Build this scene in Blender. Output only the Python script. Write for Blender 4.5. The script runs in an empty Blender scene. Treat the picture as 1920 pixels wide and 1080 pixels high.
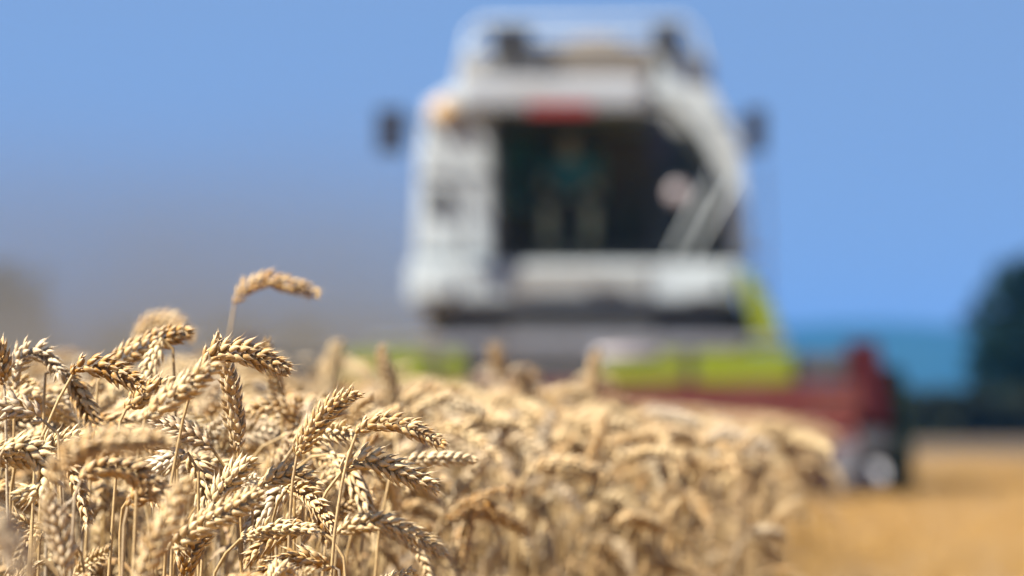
import bpy, bmesh, math, random
import numpy as np
from mathutils import Vector, Matrix

# ------------------------------------------------------------------ camera, world, sun, exposure
scene = bpy.context.scene
COL = scene.collection
R = math.radians
random.seed(7)
rng = np.random.default_rng(7)

CAM_Z = 0.80
LENS, SENSOR = 200.0, 36.0
FPX = LENS / SENSOR * 1920.0            # focal length in photo pixels
HORIZON = 775.0
PITCH = math.atan((HORIZON - 540.0) / FPX)
FOCUS = 5.3

cam_data = bpy.data.cameras.new("camera")
cam = bpy.data.objects.new("camera", cam_data)
COL.objects.link(cam)
cam.location = (0, 0, CAM_Z)
cam.rotation_euler = (R(90) + PITCH, 0, 0)
cam_data.lens, cam_data.sensor_width = LENS, SENSOR
cam_data.clip_start, cam_data.clip_end = 0.1, 20000
cam_data.dof.use_dof = True
cam_data.dof.focus_distance = FOCUS
cam_data.dof.aperture_fstop = 6.0
scene.camera = cam

TO_SUN = Vector((-0.62, -0.25, 0.74)).normalized()
SUN_EL = math.asin(TO_SUN.z)
SUN_ROT = math.atan2(TO_SUN.x, TO_SUN.y)

world = bpy.data.worlds.new("World")
scene.world = world
world.use_nodes = True
wn = world.node_tree.nodes
wl = world.node_tree.links
wn.clear()
w_out = wn.new("ShaderNodeOutputWorld")
w_bg = wn.new("ShaderNodeBackground")
w_sky = wn.new("ShaderNodeTexSky")
w_sky.sky_type = 'NISHITA'
w_sky.sun_disc = False
w_sky.sun_elevation = SUN_EL
w_sky.sun_rotation = SUN_ROT
w_sky.air_density = 1.0
w_sky.dust_density = 0.3
w_sky.ozone_density = 2.2
w_tc = wn.new("ShaderNodeTexCoord")
w_add = wn.new("ShaderNodeVectorMath"); w_add.operation = 'ADD'
w_add.inputs[1].default_value = (0, 0, 0.42)      # clear summer air: no milky band at the horizon
w_nrm = wn.new("ShaderNodeVectorMath"); w_nrm.operation = 'NORMALIZE'
wl.new(w_tc.outputs['Generated'], w_add.inputs[0])
wl.new(w_add.outputs[0], w_nrm.inputs[0])
wl.new(w_nrm.outputs[0], w_sky.inputs[0])
w_bg.inputs[1].default_value = 0.061
wl.new(w_sky.outputs[0], w_bg.inputs[0])
wl.new(w_bg.outputs[0], w_out.inputs[0])

sun_data = bpy.data.lights.new("sun", 'SUN')
sun_data.energy = 5.0
sun_data.angle = R(0.5)
sun_data.color = (1.0, 0.95, 0.86)
sun = bpy.data.objects.new("sun", sun_data)
COL.objects.link(sun)
sun.rotation_euler = TO_SUN.to_track_quat('Z', 'Y').to_euler()

vs = scene.view_settings
vs.view_transform = 'Standard'
vs.look = 'None'
vs.gamma = 1.0
vs.use_curve_mapping = False
vs.exposure = 1.72
scene.cycles.use_denoising = True
scene.cycles.max_bounces = 8
scene.cycles.diffuse_bounces = 2
scene.cycles.transparent_max_bounces = 12
scene.cycles.volume_bounces = 1
scene.cycles.sample_clamp_indirect = 6.0


def tag(o, label=None, cat=None, group=None, kind=None):
    if label: o["label"] = label
    if cat: o["category"] = cat
    if group: o["group"] = group
    if kind: o["kind"] = kind
    return o


def empty(name, loc=(0, 0, 0), rz=0.0, parent=None):
    o = bpy.data.objects.new(name, None)
    o.empty_display_size = 0.1
    COL.objects.link(o)
    o.location = loc
    o.rotation_euler = (0, 0, rz)
    if parent: o.parent = parent
    return o


# ------------------------------------------------------------------ materials
def mat(name, color, rough=0.6, metal=0.0, spec=0.4, noise=None, bump=None, coat=0.0):
    """Principled material; noise=(scale, colour2, amount) mixes in blotches, bump=(scale, strength)."""
    m = bpy.data.materials.new(name)
    m.use_nodes = True
    n, l = m.node_tree.nodes, m.node_tree.links
    b = n['Principled BSDF']
    b.inputs['Base Color'].default_value = (*color, 1)
    b.inputs['Roughness'].default_value = rough
    b.inputs['Metallic'].default_value = metal
    b.inputs['Specular IOR Level'].default_value = spec
    b.inputs['Coat Weight'].default_value = coat
    tc = n.new('ShaderNodeTexCoord')
    if noise:
        t = n.new('ShaderNodeTexNoise')
        t.inputs['Scale'].default_value = noise[0]
        t.inputs['Detail'].default_value = 6
        r = n.new('ShaderNodeValToRGB')
        r.color_ramp.elements[0].position = 0.35
        r.color_ramp.elements[0].color = (*color, 1)
        r.color_ramp.elements[1].position = 0.70
        c2 = tuple(color[i] * (1 - noise[2]) + noise[1][i] * noise[2] for i in range(3))
        r.color_ramp.elements[1].color = (*c2, 1)
        l.new(tc.outputs['Object'], t.inputs['Vector'])
        l.new(t.outputs['Fac'], r.inputs['Fac'])
        l.new(r.outputs['Color'], b.inputs['Base Color'])
    if bump:
        t2 = n.new('ShaderNodeTexNoise')
        t2.inputs['Scale'].default_value = bump[0]
        t2.inputs['Detail'].default_value = 8
        bp = n.new('ShaderNodeBump')
        bp.inputs['Strength'].default_value = bump[1]
        bp.inputs['Distance'].default_value = bump[2] if len(bump) > 2 else 0.02
        l.new(tc.outputs['Object'], t2.inputs['Vector'])
        l.new(t2.outputs['Fac'], bp.inputs['Height'])
        l.new(bp.outputs['Normal'], b.inputs['Normal'])
    return m


def straw_material(name, golden, pale, tip, trans=0.18, rough=0.5):
    """Dry straw: each scale has its own tone (attribute 'tone': r random, g position along the scale)."""
    m = bpy.data.materials.new(name)
    m.use_nodes = True
    n, l = m.node_tree.nodes, m.node_tree.links
    b = n['Principled BSDF']
    out = n['Material Output']
    at = n.new('ShaderNodeAttribute'); at.attribute_name = 'tone'
    sp = n.new('ShaderNodeSeparateColor')
    l.new(at.outputs['Color'], sp.inputs[0])
    oi = n.new('ShaderNodeObjectInfo')
    # base tone: per-scale random plus per-plant random
    ma = n.new('ShaderNodeMath'); ma.operation = 'MULTIPLY_ADD'
    l.new(oi.outputs['Random'], ma.inputs[0]); ma.inputs[1].default_value = 0.75
    ms = n.new('ShaderNodeMath'); ms.operation = 'MULTIPLY'
    l.new(sp.outputs[0], ms.inputs[0]); ms.inputs[1].default_value = 0.50
    l.new(ms.outputs[0], ma.inputs[2])
    mix = n.new('ShaderNodeMix'); mix.data_type = 'RGBA'
    l.new(ma.outputs[0], mix.inputs['Factor'])
    mix.inputs['A'].default_value = (*golden, 1)
    mix.inputs['B'].default_value = (*pale, 1)
    rp = n.new('ShaderNodeMapRange')
    rp.inputs['From Min'].default_value = 0.62; rp.inputs['From Max'].default_value = 1.1
    l.new(sp.outputs[1], rp.inputs['Value'])
    mix2 = n.new('ShaderNodeMix'); mix2.data_type = 'RGBA'
    l.new(rp.outputs[0], mix2.inputs['Factor'])
    l.new(mix.outputs['Result'], mix2.inputs['A'])
    mix2.inputs['B'].default_value = (*tip, 1)
    tc = n.new('ShaderNodeTexCoord')
    nz = n.new('ShaderNodeTexNoise'); nz.inputs['Scale'].default_value = 260; nz.inputs['Detail'].default_value = 4
    l.new(tc.outputs['Object'], nz.inputs['Vector'])
    mr = n.new('ShaderNodeMapRange')
    mr.inputs['From Min'].default_value = 0.3; mr.inputs['From Max'].default_value = 0.75
    mr.inputs['To Min'].default_value = 0.72; mr.inputs['To Max'].default_value = 1.12
    l.new(nz.outputs['Fac'], mr.inputs['Value'])
    mul = n.new('ShaderNodeVectorMath'); mul.operation = 'SCALE'
    fr = n.new('ShaderNodeMath'); fr.operation = 'MULTIPLY'; fr.inputs[1].default_value = 7.31
    l.new(oi.outputs['Random'], fr.inputs[0])
    fr2 = n.new('ShaderNodeMath'); fr2.operation = 'FRACT'; l.new(fr.outputs[0], fr2.inputs[0])
    wr = n.new('ShaderNodeMapRange'); wr.inputs['From Min'].default_value = 0.72; wr.inputs['From Max'].default_value = 1.0; wr.inputs['To Max'].default_value = 0.65
    l.new(fr2.outputs[0], wr.inputs['Value'])
    mix3 = n.new('ShaderNodeMix'); mix3.data_type = 'RGBA'
    l.new(wr.outputs[0], mix3.inputs['Factor']); l.new(mix2.outputs['Result'], mix3.inputs['A'])
    mix3.inputs['B'].default_value = (pale[0] * 0.80, pale[0] * 0.70, pale[0] * 0.56, 1)       # weathered grey plants
    spn = n.new('ShaderNodeTexNoise'); spn.inputs['Scale'].default_value = 620; spn.inputs['Detail'].default_value = 2
    l.new(tc.outputs['Object'], spn.inputs['Vector'])
    spr = n.new('ShaderNodeMapRange'); spr.inputs['From Min'].default_value = 0.64; spr.inputs['From Max'].default_value = 0.72; spr.inputs['To Max'].default_value = 0.6
    l.new(spn.outputs['Fac'], spr.inputs['Value'])
    mix4 = n.new('ShaderNodeMix'); mix4.data_type = 'RGBA'
    l.new(spr.outputs[0], mix4.inputs['Factor']); l.new(mix3.outputs['Result'], mix4.inputs['A'])
    mix4.inputs['B'].default_value = (golden[0] * 0.35, golden[1] * 0.35, golden[2] * 0.5, 1)  # dark specks
    l.new(mix4.outputs['Result'], mul.inputs[0]); l.new(mr.outputs[0], mul.inputs['Scale'])
    l.new(mul.outputs[0], b.inputs['Base Color'])
    b.inputs['Roughness'].default_value = rough
    b.inputs['Specular IOR Level'].default_value = 0.35
    bp = n.new('ShaderNodeBump'); bp.inputs['Strength'].default_value = 0.35; bp.inputs['Distance'].default_value = 0.0006
    nb = n.new('ShaderNodeTexNoise'); nb.inputs['Scale'].default_value = 900
    l.new(tc.outputs['Object'], nb.inputs['Vector'])
    l.new(nb.outputs['Fac'], bp.inputs['Height'])
    l.new(bp.outputs['Normal'], b.inputs['Normal'])
    tr = n.new('ShaderNodeBsdfTranslucent')
    l.new(mul.outputs[0], tr.inputs['Color'])
    mx = n.new('ShaderNodeMixShader'); mx.inputs[0].default_value = trans
    l.new(b.outputs[0], mx.inputs[1]); l.new(tr.outputs[0], mx.inputs[2])
    l.new(mx.outputs[0], out.inputs['Surface'])
    return m


M_EAR = straw_material('wheat_ear_straw', (0.33, 0.152, 0.020), (0.65, 0.485, 0.255), (0.58, 0.46, 0.30), trans=0.05)
M_STEM = straw_material('wheat_stem_straw', (0.34, 0.205, 0.07), (0.46, 0.325, 0.16), (0.10, 0.062, 0.026), trans=0.08, rough=0.4)  # last colour is the shade-darkened stem base
M_STUB = straw_material('stubble_straw', (0.33, 0.18, 0.04), (0.43, 0.27, 0.09), (0.37, 0.22, 0.07), trans=0.05, rough=0.8)
M_LEAF = straw_material('wheat_leaf_straw', (0.23, 0.12, 0.035), (0.38, 0.26, 0.13), (0.23, 0.14, 0.055), trans=0.12, rough=0.6)

M_WHITE = mat('dusty_white_paint', (0.40, 0.44, 0.45), 0.45, noise=(3.0, (0.31, 0.31, 0.285), 0.5))
M_ROOF = mat('shaded_roof_paint', (0.31, 0.335, 0.36), 0.5, noise=(2.5, (0.25, 0.235, 0.21), 0.6))  # white paint toned bluish grey for the shade on the roof front
M_TEAL = mat('teal_lining', (0.04, 0.26, 0.25), 0.8, noise=(4.0, (0.02, 0.12, 0.12), 0.8))
M_TANK = mat('blotched_grey_panels', (0.26, 0.265, 0.25), 0.6, noise=(2.2, (0.20, 0.165, 0.13), 0.7))  # grey with random brown blotches
M_LIME = mat('lime_green_paint', (0.185, 0.225, 0.008), 0.5, spec=0.25, noise=(4.0, (0.17, 0.16, 0.04), 0.5))
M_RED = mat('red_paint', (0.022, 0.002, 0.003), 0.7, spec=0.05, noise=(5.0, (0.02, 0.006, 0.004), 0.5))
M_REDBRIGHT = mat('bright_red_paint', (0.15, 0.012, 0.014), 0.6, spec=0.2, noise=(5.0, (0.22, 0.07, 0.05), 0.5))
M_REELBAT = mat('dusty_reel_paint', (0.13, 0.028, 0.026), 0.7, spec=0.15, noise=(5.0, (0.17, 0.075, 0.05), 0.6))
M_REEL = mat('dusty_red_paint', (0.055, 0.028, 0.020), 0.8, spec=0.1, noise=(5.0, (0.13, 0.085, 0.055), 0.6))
M_BADGE = mat('red_badge', (0.20, 0.018, 0.016), 0.4, noise=(20.0, (0.4, 0.05, 0.04), 0.4))
M_DARK = mat('dark_grey_steel', (0.035, 0.038, 0.042), 0.6, noise=(6.0, (0.16, 0.12, 0.08), 0.5))
M_BLACK = mat('black_plastic', (0.012, 0.013, 0.016), 0.5, noise=(9.0, (0.05, 0.045, 0.04), 0.5))
M_RUBBER = mat('tyre_rubber', (0.02, 0.02, 0.02), 0.85, noise=(4.0, (0.16, 0.11, 0.06), 0.6), bump=(30, 0.4))
M_STEEL = mat('worn_steel', (0.45, 0.44, 0.43), 0.35, metal=0.9, noise=(8.0, (0.30, 0.22, 0.15), 0.6))
M_POLISH = mat('polished_steel', (0.85, 0.85, 0.86), 0.07, metal=1.0, noise=(14.0, (0.75, 0.75, 0.78), 0.5))
M_DISC = mat('glint_disc_face', (0.22, 0.22, 0.24), 0.6, noise=(20.0, (0.19, 0.19, 0.21), 0.5))
M_TARP = mat('beige_canvas', (0.125, 0.105, 0.082), 0.9, noise=(2.5, (0.10, 0.083, 0.07), 0.8), bump=(6, 0.4))
M_AMBER = mat('amber_lens', (0.26, 0.175, 0.095), 0.25, noise=(30.0, (0.7, 0.35, 0.05), 0.4))
M_NAVY = mat('mirror_housing', (0.012, 0.018, 0.035), 0.5, noise=(9.0, (0.05, 0.05, 0.06), 0.4))
M_GREENDARK = mat('dark_green_cover', (0.004, 0.008, 0.007), 0.8, spec=0.03, noise=(5.0, (0.01, 0.012, 0.008), 0.5))
M_DIV = mat('grey_divider', (0.07, 0.07, 0.08), 0.5, spec=0.3, noise=(6.0, (0.05, 0.04, 0.03), 0.6))
M_SEAT = mat('charcoal_seat_cloth', (0.02, 0.022, 0.024), 0.9, noise=(30.0, (0.05, 0.05, 0.05), 0.5))
M_SHIRT = mat('teal_cotton', (0.05, 0.26, 0.30), 0.9, noise=(14.0, (0.04, 0.20, 0.24), 0.6))
M_SHORTS = mat('dark_cotton', (0.035, 0.04, 0.05), 0.9, noise=(18.0, (0.06, 0.06, 0.06), 0.5))
M_SKIN = mat('skin', (0.62, 0.42, 0.29), 0.55, noise=(25.0, (0.58, 0.36, 0.25), 0.5))
M_HAIR = mat('brown_hair', (0.05, 0.03, 0.02), 0.7, noise=(60.0, (0.09, 0.055, 0.03), 0.6))
M_SHOE = mat('brown_leather', (0.06, 0.035, 0.02), 0.6, noise=(20.0, (0.1, 0.06, 0.035), 0.5))
M_PALE = mat('pale_mirror_face', (0.19, 0.165, 0.165), 0.35, noise=(12.0, (0.55, 0.46, 0.45), 0.5))
M_BARK = mat('bark', (0.08, 0.055, 0.035), 0.9, noise=(5.0, (0.14, 0.10, 0.07), 0.7), bump=(12, 0.6))


def leaf_mat(name, c, c2):
    m = mat(name, c, 0.7, spec=0.08, noise=(1.3, c2, 0.9))
    n, l = m.node_tree.nodes, m.node_tree.links
    b = n['Principled BSDF']
    tr = n.new('ShaderNodeBsdfTranslucent'); tr.inputs['Color'].default_value = (c2[0], c2[1], c2[2] * 0.6, 1)
    mx = n.new('ShaderNodeMixShader'); mx.inputs[0].default_value = 0.2
    l.new(b.outputs[0], mx.inputs[1]); l.new(tr.outputs[0], mx.inputs[2])
    l.new(mx.outputs[0], n['Material Output'].inputs['Surface'])
    return m


M_LEAVES = leaf_mat('dark_tree_leaves', (0.003, 0.014, 0.008), (0.009, 0.024, 0.010))
M_HEDGE = leaf_mat('hedge_leaves', (0.012, 0.018, 0.008), (0.025, 0.028, 0.013))
M_FOREST = mat('forest_hill', (0.009, 0.032, 0.028), 0.95, spec=0.05, noise=(0.012, (0.018, 0.045, 0.032), 0.8), bump=(0.05, 0.8, 3.0))

# cab glass: tinted, lets the dim cab show through and mirrors the bright field
M_GLASS = bpy.data.materials.new('tinted_cab_glass')
M_GLASS.use_nodes = True
_n, _l = M_GLASS.node_tree.nodes, M_GLASS.node_tree.links
_n.clear()
_o = _n.new('ShaderNodeOutputMaterial')
_t = _n.new('ShaderNodeBsdfTransparent'); _t.inputs[0].default_value = (0.74, 0.92, 0.86, 1)
_g = _n.new('ShaderNodeBsdfGlossy'); _g.inputs['Roughness'].default_value = 0.05; _g.inputs[0].default_value = (0.9, 0.95, 0.95, 1)
_f = _n.new('ShaderNodeFresnel'); _f.inputs[0].default_value = 1.25
_x = _n.new('ShaderNodeMixShader')
_l.new(_f.outputs[0], _x.inputs[0]); _l.new(_t.outputs[0], _x.inputs[1]); _l.new(_g.outputs[0], _x.inputs[2])
_l.new(_x.outputs[0], _o.inputs[0])


# ------------------------------------------------------------------ mesh helper
class MB:
    """Collects vertices and faces of one mesh."""
    def __init__(self):
        self.v, self.f, self.m = [], [], []

    def add(self, verts, faces, mi=0):
        k = len(self.v)
        self.v.extend([tuple(p) for p in verts])
        self.f.extend([tuple(i + k for i in f) for f in faces])
        self.m.extend([mi] * len(faces))

    def box(self, x0, x1, y0, y1, z0, z1, bev=0.0, mi=0):
        bm = bmesh.new()
        bmesh.ops.create_cube(bm, size=1.0)
        for v in bm.verts:
            v.co = Vector(((x0 + x1) / 2 + v.co.x * (x1 - x0), (y0 + y1) / 2 + v.co.y * (y1 - y0), (z0 + z1) / 2 + v.co.z * (z1 - z0)))
        if bev > 0:
            bmesh.ops.bevel(bm, geom=bm.edges[:], offset=bev, segments=2, affect='EDGES', profile=0.7)
        self.bm(bm, mi)

    def bm(self, bm, mi=0, matrix=None):
        if matrix is not None:
            bm.transform(matrix)
        bm.verts.ensure_lookup_table(); bm.verts.index_update()
        self.add([v.co[:] for v in bm.verts], [[v.index for v in f.verts] for f in bm.faces], mi)
        bm.free()

    def prism(self, poly, axis, a, b, bev=0.0, mi=0):
        """poly: 2D outline; extruded along axis ('x': poly in (y,z), 'y': poly in (x,z))."""
        bm = bmesh.new()
        mk = (lambda p, t: (t, p[0], p[1])) if axis == 'x' else (lambda p, t: (p[0], t, p[1]))
        lo = [bm.verts.new(mk(p, a)) for p in poly]
        hi = [bm.verts.new(mk(p, b)) for p in poly]
        bm.faces.new(lo); bm.faces.new(hi[::-1])
        n = len(poly)
        for i in range(n):
            bm.faces.new((lo[i], hi[i], hi[(i + 1) % n], lo[(i + 1) % n]))
        bmesh.ops.recalc_face_normals(bm, faces=bm.faces[:])
        if bev > 0:
            bmesh.ops.bevel(bm, geom=bm.edges[:], offset=bev, segments=2, affect='EDGES', profile=0.7)
        self.bm(bm, mi)

    def tube(self, pts, rad, seg=10, mi=0, cap=True):
        pts = [Vector(p) for p in pts]
        n = len(pts)
        rads = rad if isinstance(rad, (list, tuple)) else [rad] * n
        ref = Vector((0.13, 0.37, 0.92)).normalized()
        vs_, fs = [], []
        for i, p in enumerate(pts):
            t = (pts[min(i + 1, n - 1)] - pts[max(i - 1, 0)]).normalized()
            if abs(t.dot(ref)) > 0.95: ref = Vector((0.9, 0.3, 0.1)).normalized()
            u = (ref - t * ref.dot(t)).normalized()
            w = t.cross(u)
            ref = u
            for k in range(seg):
                a = 2 * math.pi * k / seg
                vs_.append(p + (u * math.cos(a) + w * math.sin(a)) * rads[i])
        for i in range(n - 1):
            for k in range(seg):
                k2 = (k + 1) % seg
                fs.append((i * seg + k, i * seg + k2, (i + 1) * seg + k2, (i + 1) * seg + k))
        if cap:
            fs.append(tuple(range(seg - 1, -1, -1)))
            fs.append(tuple(range((n - 1) * seg, n * seg)))
        self.add(vs_, fs, mi)

    def lathe(self, prof, center, axis='x', seg=32, mi=0, closed=False):
        """prof: list of (r, t); revolved round an axis through center."""
        vs_, fs = [], []
        c = Vector(center)
        n = len(prof)
        for r, t in prof:
            for k in range(seg):
                a = 2 * math.pi * k / seg
                d = (t, r * math.cos(a), r * math.sin(a)) if axis == 'x' else ((r * math.cos(a), t, r * math.sin(a)) if axis == 'y' else (r * math.cos(a), r * math.sin(a), t))
                vs_.append(c + Vector(d))
        rows = n if closed else n - 1
        for i in range(rows):
            j = (i + 1) % n
            for k in range(seg):
                k2 = (k + 1) % seg
                fs.append((i * seg + k, j * seg + k, j * seg + k2, i * seg + k2))
        if not closed:
            fs.append(tuple(range(seg))); fs.append(tuple(range(n * seg - 1, (n - 1) * seg - 1, -1)))
        self.add(vs_, fs, mi)

    def build(self, name, mats, parent=None, smooth=False):
        me = bpy.data.meshes.new(name)
        me.from_pydata(self.v, [], self.f)
        for m in (mats if isinstance(mats, (list, tuple)) else [mats]):
            me.materials.append(m)
        me.polygons.foreach_set('material_index', self.m)
        if smooth:
            me.polygons.foreach_set('use_smooth', [True] * len(me.polygons))
        me.validate(); me.update()
        bm = bmesh.new(); bm.from_mesh(me)
        bmesh.ops.recalc_face_normals(bm, faces=bm.faces[:])
        bm.to_mesh(me); bm.free()
        o = bpy.data.objects.new(name, me)
        COL.objects.link(o)
        if parent: o.parent = parent
        return o


# ------------------------------------------------------------------ setting: ground, hills
def field_edge(d):
    """x of the right border of the standing wheat at distance d."""
    return float(np.interp(d, [0, 4, 5.3, 6.0, 6.6, 7.1, 7.6, 8.2, 9.0, 10, 14, 20, 28, 40, 60], [-0.5, -0.30, -0.11, -0.17, -0.18, -0.14, 0.02, 0.20, 0.29, 0.36, 0.57, 0.86, 1.28, 1.93, 2.9]))


M_GROUND = bpy.data.materials.new('stubble_ground')
M_GROUND.use_nodes = True
_n, _l = M_GROUND.node_tree.nodes, M_GROUND.node_tree.links
_b = _n['Principled BSDF']; _b.inputs['Roughness'].default_value = 0.95; _b.inputs['Specular IOR Level'].default_value = 0.1
_tc = _n.new('ShaderNodeTexCoord')
_nz = _n.new('ShaderNodeTexNoise'); _nz.inputs['Scale'].default_value = 1.1; _nz.inputs['Detail'].default_value = 9
_r = _n.new('ShaderNodeValToRGB')
_r.color_ramp.elements[0].position = 0.3; _r.color_ramp.elements[0].color = (0.225, 0.115, 0.023, 1)
_r.color_ramp.elements[1].position = 0.7; _r.color_ramp.elements[1].color = (0.325, 0.18, 0.046, 1)
_l.new(_tc.outputs['Object'], _nz.inputs['Vector']); _l.new(_nz.outputs['Fac'], _r.inputs['Fac'])
_sep = _n.new('ShaderNodeSeparateXYZ'); _l.new(_tc.outputs['Object'], _sep.inputs[0])
_mr = _n.new('ShaderNodeMapRange'); _mr.interpolation_type = 'SMOOTHSTEP'
_mr.inputs['From Min'].default_value = 62; _mr.inputs['From Max'].default_value = 88
_l.new(_sep.outputs[1], _mr.inputs['Value'])
_mx = _n.new('ShaderNodeMix'); _mx.data_type = 'RGBA'
_mx.inputs['B'].default_value = (0.082, 0.058, 0.038, 1)        # far stubble greyed, dust haze put into the ground colour
_l.new(_mr.outputs[0], _mx.inputs['Factor']); _l.new(_r.outputs[0], _mx.inputs['A'])
_mr2 = _n.new('ShaderNodeMapRange'); _mr2.interpolation_type = 'SMOOTHSTEP'
_mr2.inputs['From Min'].default_value = 150; _mr2.inputs['From Max'].default_value = 200
_l.new(_sep.outputs[1], _mr2.inputs['Value'])
_mx2 = _n.new('ShaderNodeMix'); _mx2.data_type = 'RGBA'
_mx2.inputs['B'].default_value = (0.06, 0.085, 0.03, 1)      # meadow behind the hedge
_l.new(_mr2.outputs[0], _mx2.inputs['Factor']); _l.new(_mx.outputs['Result'], _mx2.inputs['A'])
_l.new(_mx2.outputs['Result'], _b.inputs['Base Color'])
_bn = _n.new('ShaderNodeTexNoise'); _bn.inputs['Scale'].default_value = 22; _bn.inputs['Detail'].default_value = 8
_bp = _n.new('ShaderNodeBump'); _bp.inputs['Distance'].default_value = 0.03
_l.new(_tc.outputs['Object'], _bn.inputs['Vector']); _l.new(_bn.outputs['Fac'], _bp.inputs['Height']); _l.new(_bp.outputs['Normal'], _b.inputs['Normal'])

g = MB()
xs = [-6000, -300, -40, -10, 0, 10, 40, 300, 6000]
ys = [-400, -20, 0, 10, 25, 40, 60, 90, 140, 300, 1000, 3000, 9000]
gv = [(x, y, 0.0) for y in ys for x in xs]
gf = [(j * len(xs) + i, j * len(xs) + i + 1, (j + 1) * len(xs) + i + 1, (j + 1) * len(xs) + i) for j in range(len(ys) - 1) for i in range(len(xs) - 1)]
g.add(gv, gf)
tag(g.build('ground', M_GROUND), kind='structure')

# soil sheet under the standing crop, coloured dark to deepen the shade there
M_SOIL = mat('shade_dark_soil', (0.055, 0.036, 0.020), 0.95, spec=0.1, noise=(9.0, (0.13, 0.085, 0.04), 0.7), bump=(40, 0.6))
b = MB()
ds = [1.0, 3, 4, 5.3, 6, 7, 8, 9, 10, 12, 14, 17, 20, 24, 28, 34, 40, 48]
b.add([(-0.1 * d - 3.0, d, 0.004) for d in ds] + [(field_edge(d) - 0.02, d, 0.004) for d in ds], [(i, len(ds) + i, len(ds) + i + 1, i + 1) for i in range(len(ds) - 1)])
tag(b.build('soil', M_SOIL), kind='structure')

# far wooded ridge: rises to the right
h = MB()
hv, hf = [], []
NX, NY = 160, 14
for j in range(NY + 1):
    for i in range(NX + 1):
        u, v = i / NX, j / NY
        x = -1800 + 3600 * u
        y = 3000 + 1100 * v
        prof = math.sin(math.pi * min(1, v * 1.15) ** 0.8) if v * 1.15 < 1 else 0
        rise = 1 / (1 + math.exp(-(x + 40) / 60))
        hgt = (6 + 46 * rise + 3.5 * math.sin(x * 0.011) + 2 * math.sin(x * 0.031 + 1))
        hv.append((x, y, max(0.0, hgt * prof) - 0.5))
for j in range(NY):
    for i in range(NX):
        a = j * (NX + 1) + i
        hf.append((a, a + 1, a + NX + 2, a + NX + 1))
h.add(hv, hf)
tag(h.build('hills', M_FOREST, smooth=True), kind='structure')


# ------------------------------------------------------------------ trees and hedge
def leaf_cloud(blobs, n, size, r):
    """n small leaf sprays through the volume of several ellipsoid clumps."""
    mb = MB()
    w = np.array([b[3] * b[4] * b[5] for b in blobs]); w = w / w.sum()
    pick = r.choice(len(blobs), n, p=w)
    for k in pick:
        cx, cy, cz, rx, ry, rz = blobs[k]
        d = r.normal(size=3); d /= np.linalg.norm(d)
        rad = 0.45 + 0.62 * r.random() ** 0.6
        c = Vector((cx + d[0] * rx * rad, cy + d[1] * ry * rad, cz + d[2] * rz * rad))
        if c.z < 0.05: c.z = 0.05 + 0.1 * r.random()
        u = Vector(r.normal(size=3)).normalized(); t = Vector(r.normal(size=3)).normalized()
        t = (t - u * t.dot(u)).normalized()
        s = size * (0.6 + 0.8 * r.random())
        nrm = u.cross(t) * s * 0.25
        mb.add([c - u * s, c - t * s * 0.5 + nrm, c + u * s, c + t * s * 0.5 + nrm], [(0, 1, 2), (0, 2, 3)])
    return mb


def tree(x, y, height, width, label, seed, group=None, n=5200):
    r = np.random.default_rng(seed)
    t = empty('tree', (x, y, 0))
    tag(t, label, 'tree', group)
    tb = MB()
    th = height * 0.62
    tb.tube([(0, 0, -0.05), (0.03, 0, th * 0.3), (-0.05, 0.04, th * 0.7), (0.04, 0, th)], [0.03 * height, 0.023 * height, 0.016 * height, 0.008 * height], 10)
    for k in range(9):
        a = k * 2.4 + r.random()
        z0 = th * (0.28 + 0.07 * k)
        ln = width * (0.30 + 0.12 * r.random())
        tb.tube([(0, 0, z0), (math.cos(a) * ln * 0.5, math.sin(a) * ln * 0.5, z0 + ln * 0.32), (math.cos(a) * ln, math.sin(a) * ln, z0 + ln * 0.75)],
                [0.011 * height, 0.007 * height, 0.003 * height], 6)
    tb.build('trunk', M_BARK, t)
    blobs = []
    for k in range(17):
        f = (k + 0.5) / 17
        a = k * 2.4
        zz = height * (0.2 + 0.68 * f)
        prof = math.sin(math.pi * (0.18 + 0.72 * f)) ** 0.8
        rr = width * 0.5 * prof * (0.35 + 0.45 * r.random())
        s = width * (0.16 + 0.1 * r.random()) * (0.7 + 0.5 * prof)
        blobs.append((math.cos(a) * rr, math.sin(a) * rr, zz, s, s, s * 0.8))
    leaf_cloud(blobs, n, height * 0.024, r).build('crown', M_LEAVES, t)
    return t


def ppos(px, d):
    return (px - 960.0) / FPX * d


tree(ppos(1915, 200), 200, 6.6, 4.2, 'dark green bushy tree on the right border of the stubble field', 11)
tree(ppos(2055, 212), 212, 7.2, 5.0, 'tall dark tree half hidden at the right edge behind the bushy one', 12)
GT = 'dust veiled trees behind the harvester'
tree(ppos(2, 190), 190, 6.0, 4.4, 'tree shrouded in dust at the far left, tallest of the dusty trees', 13, GT, 3300)
tree(ppos(-90, 196), 196, 5.8, 4.0, 'dusty tree cut off by the left edge of the picture', 16, GT, 3500)
tree(ppos(235, 205), 205, 4.2, 3.0, 'small round tree in dust left of the tall single wheat ear', 14, GT, 3000)
tree(ppos(430, 200), 200, 4.3, 3.4, 'low tree in dust right behind the tall single wheat ear', 15, GT, 3000)
tree(ppos(560, 205), 205, 4.4, 3.6, 'low spreading tree in dust between the tall wheat ear and the harvester', 17, GT, 3000)

# hedge along the far border of the field
hr = np.random.default_rng(21)
hb = []
for x in np.arange(-26, 30, 0.8):
    hb.append((x, hr.normal() * 0.3, 0.55 + 0.15 * hr.random(), 0.9, 0.7, 0.80 + 0.25 * hr.random()))
he = empty('hedge', (0, 172, 0))
tag(he, 'low dark olive hedge along the far border of the stubble field', 'hedge')
leaf_cloud(hb, 15000, 0.24, hr).build('foliage', M_HEDGE, he)
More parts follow.
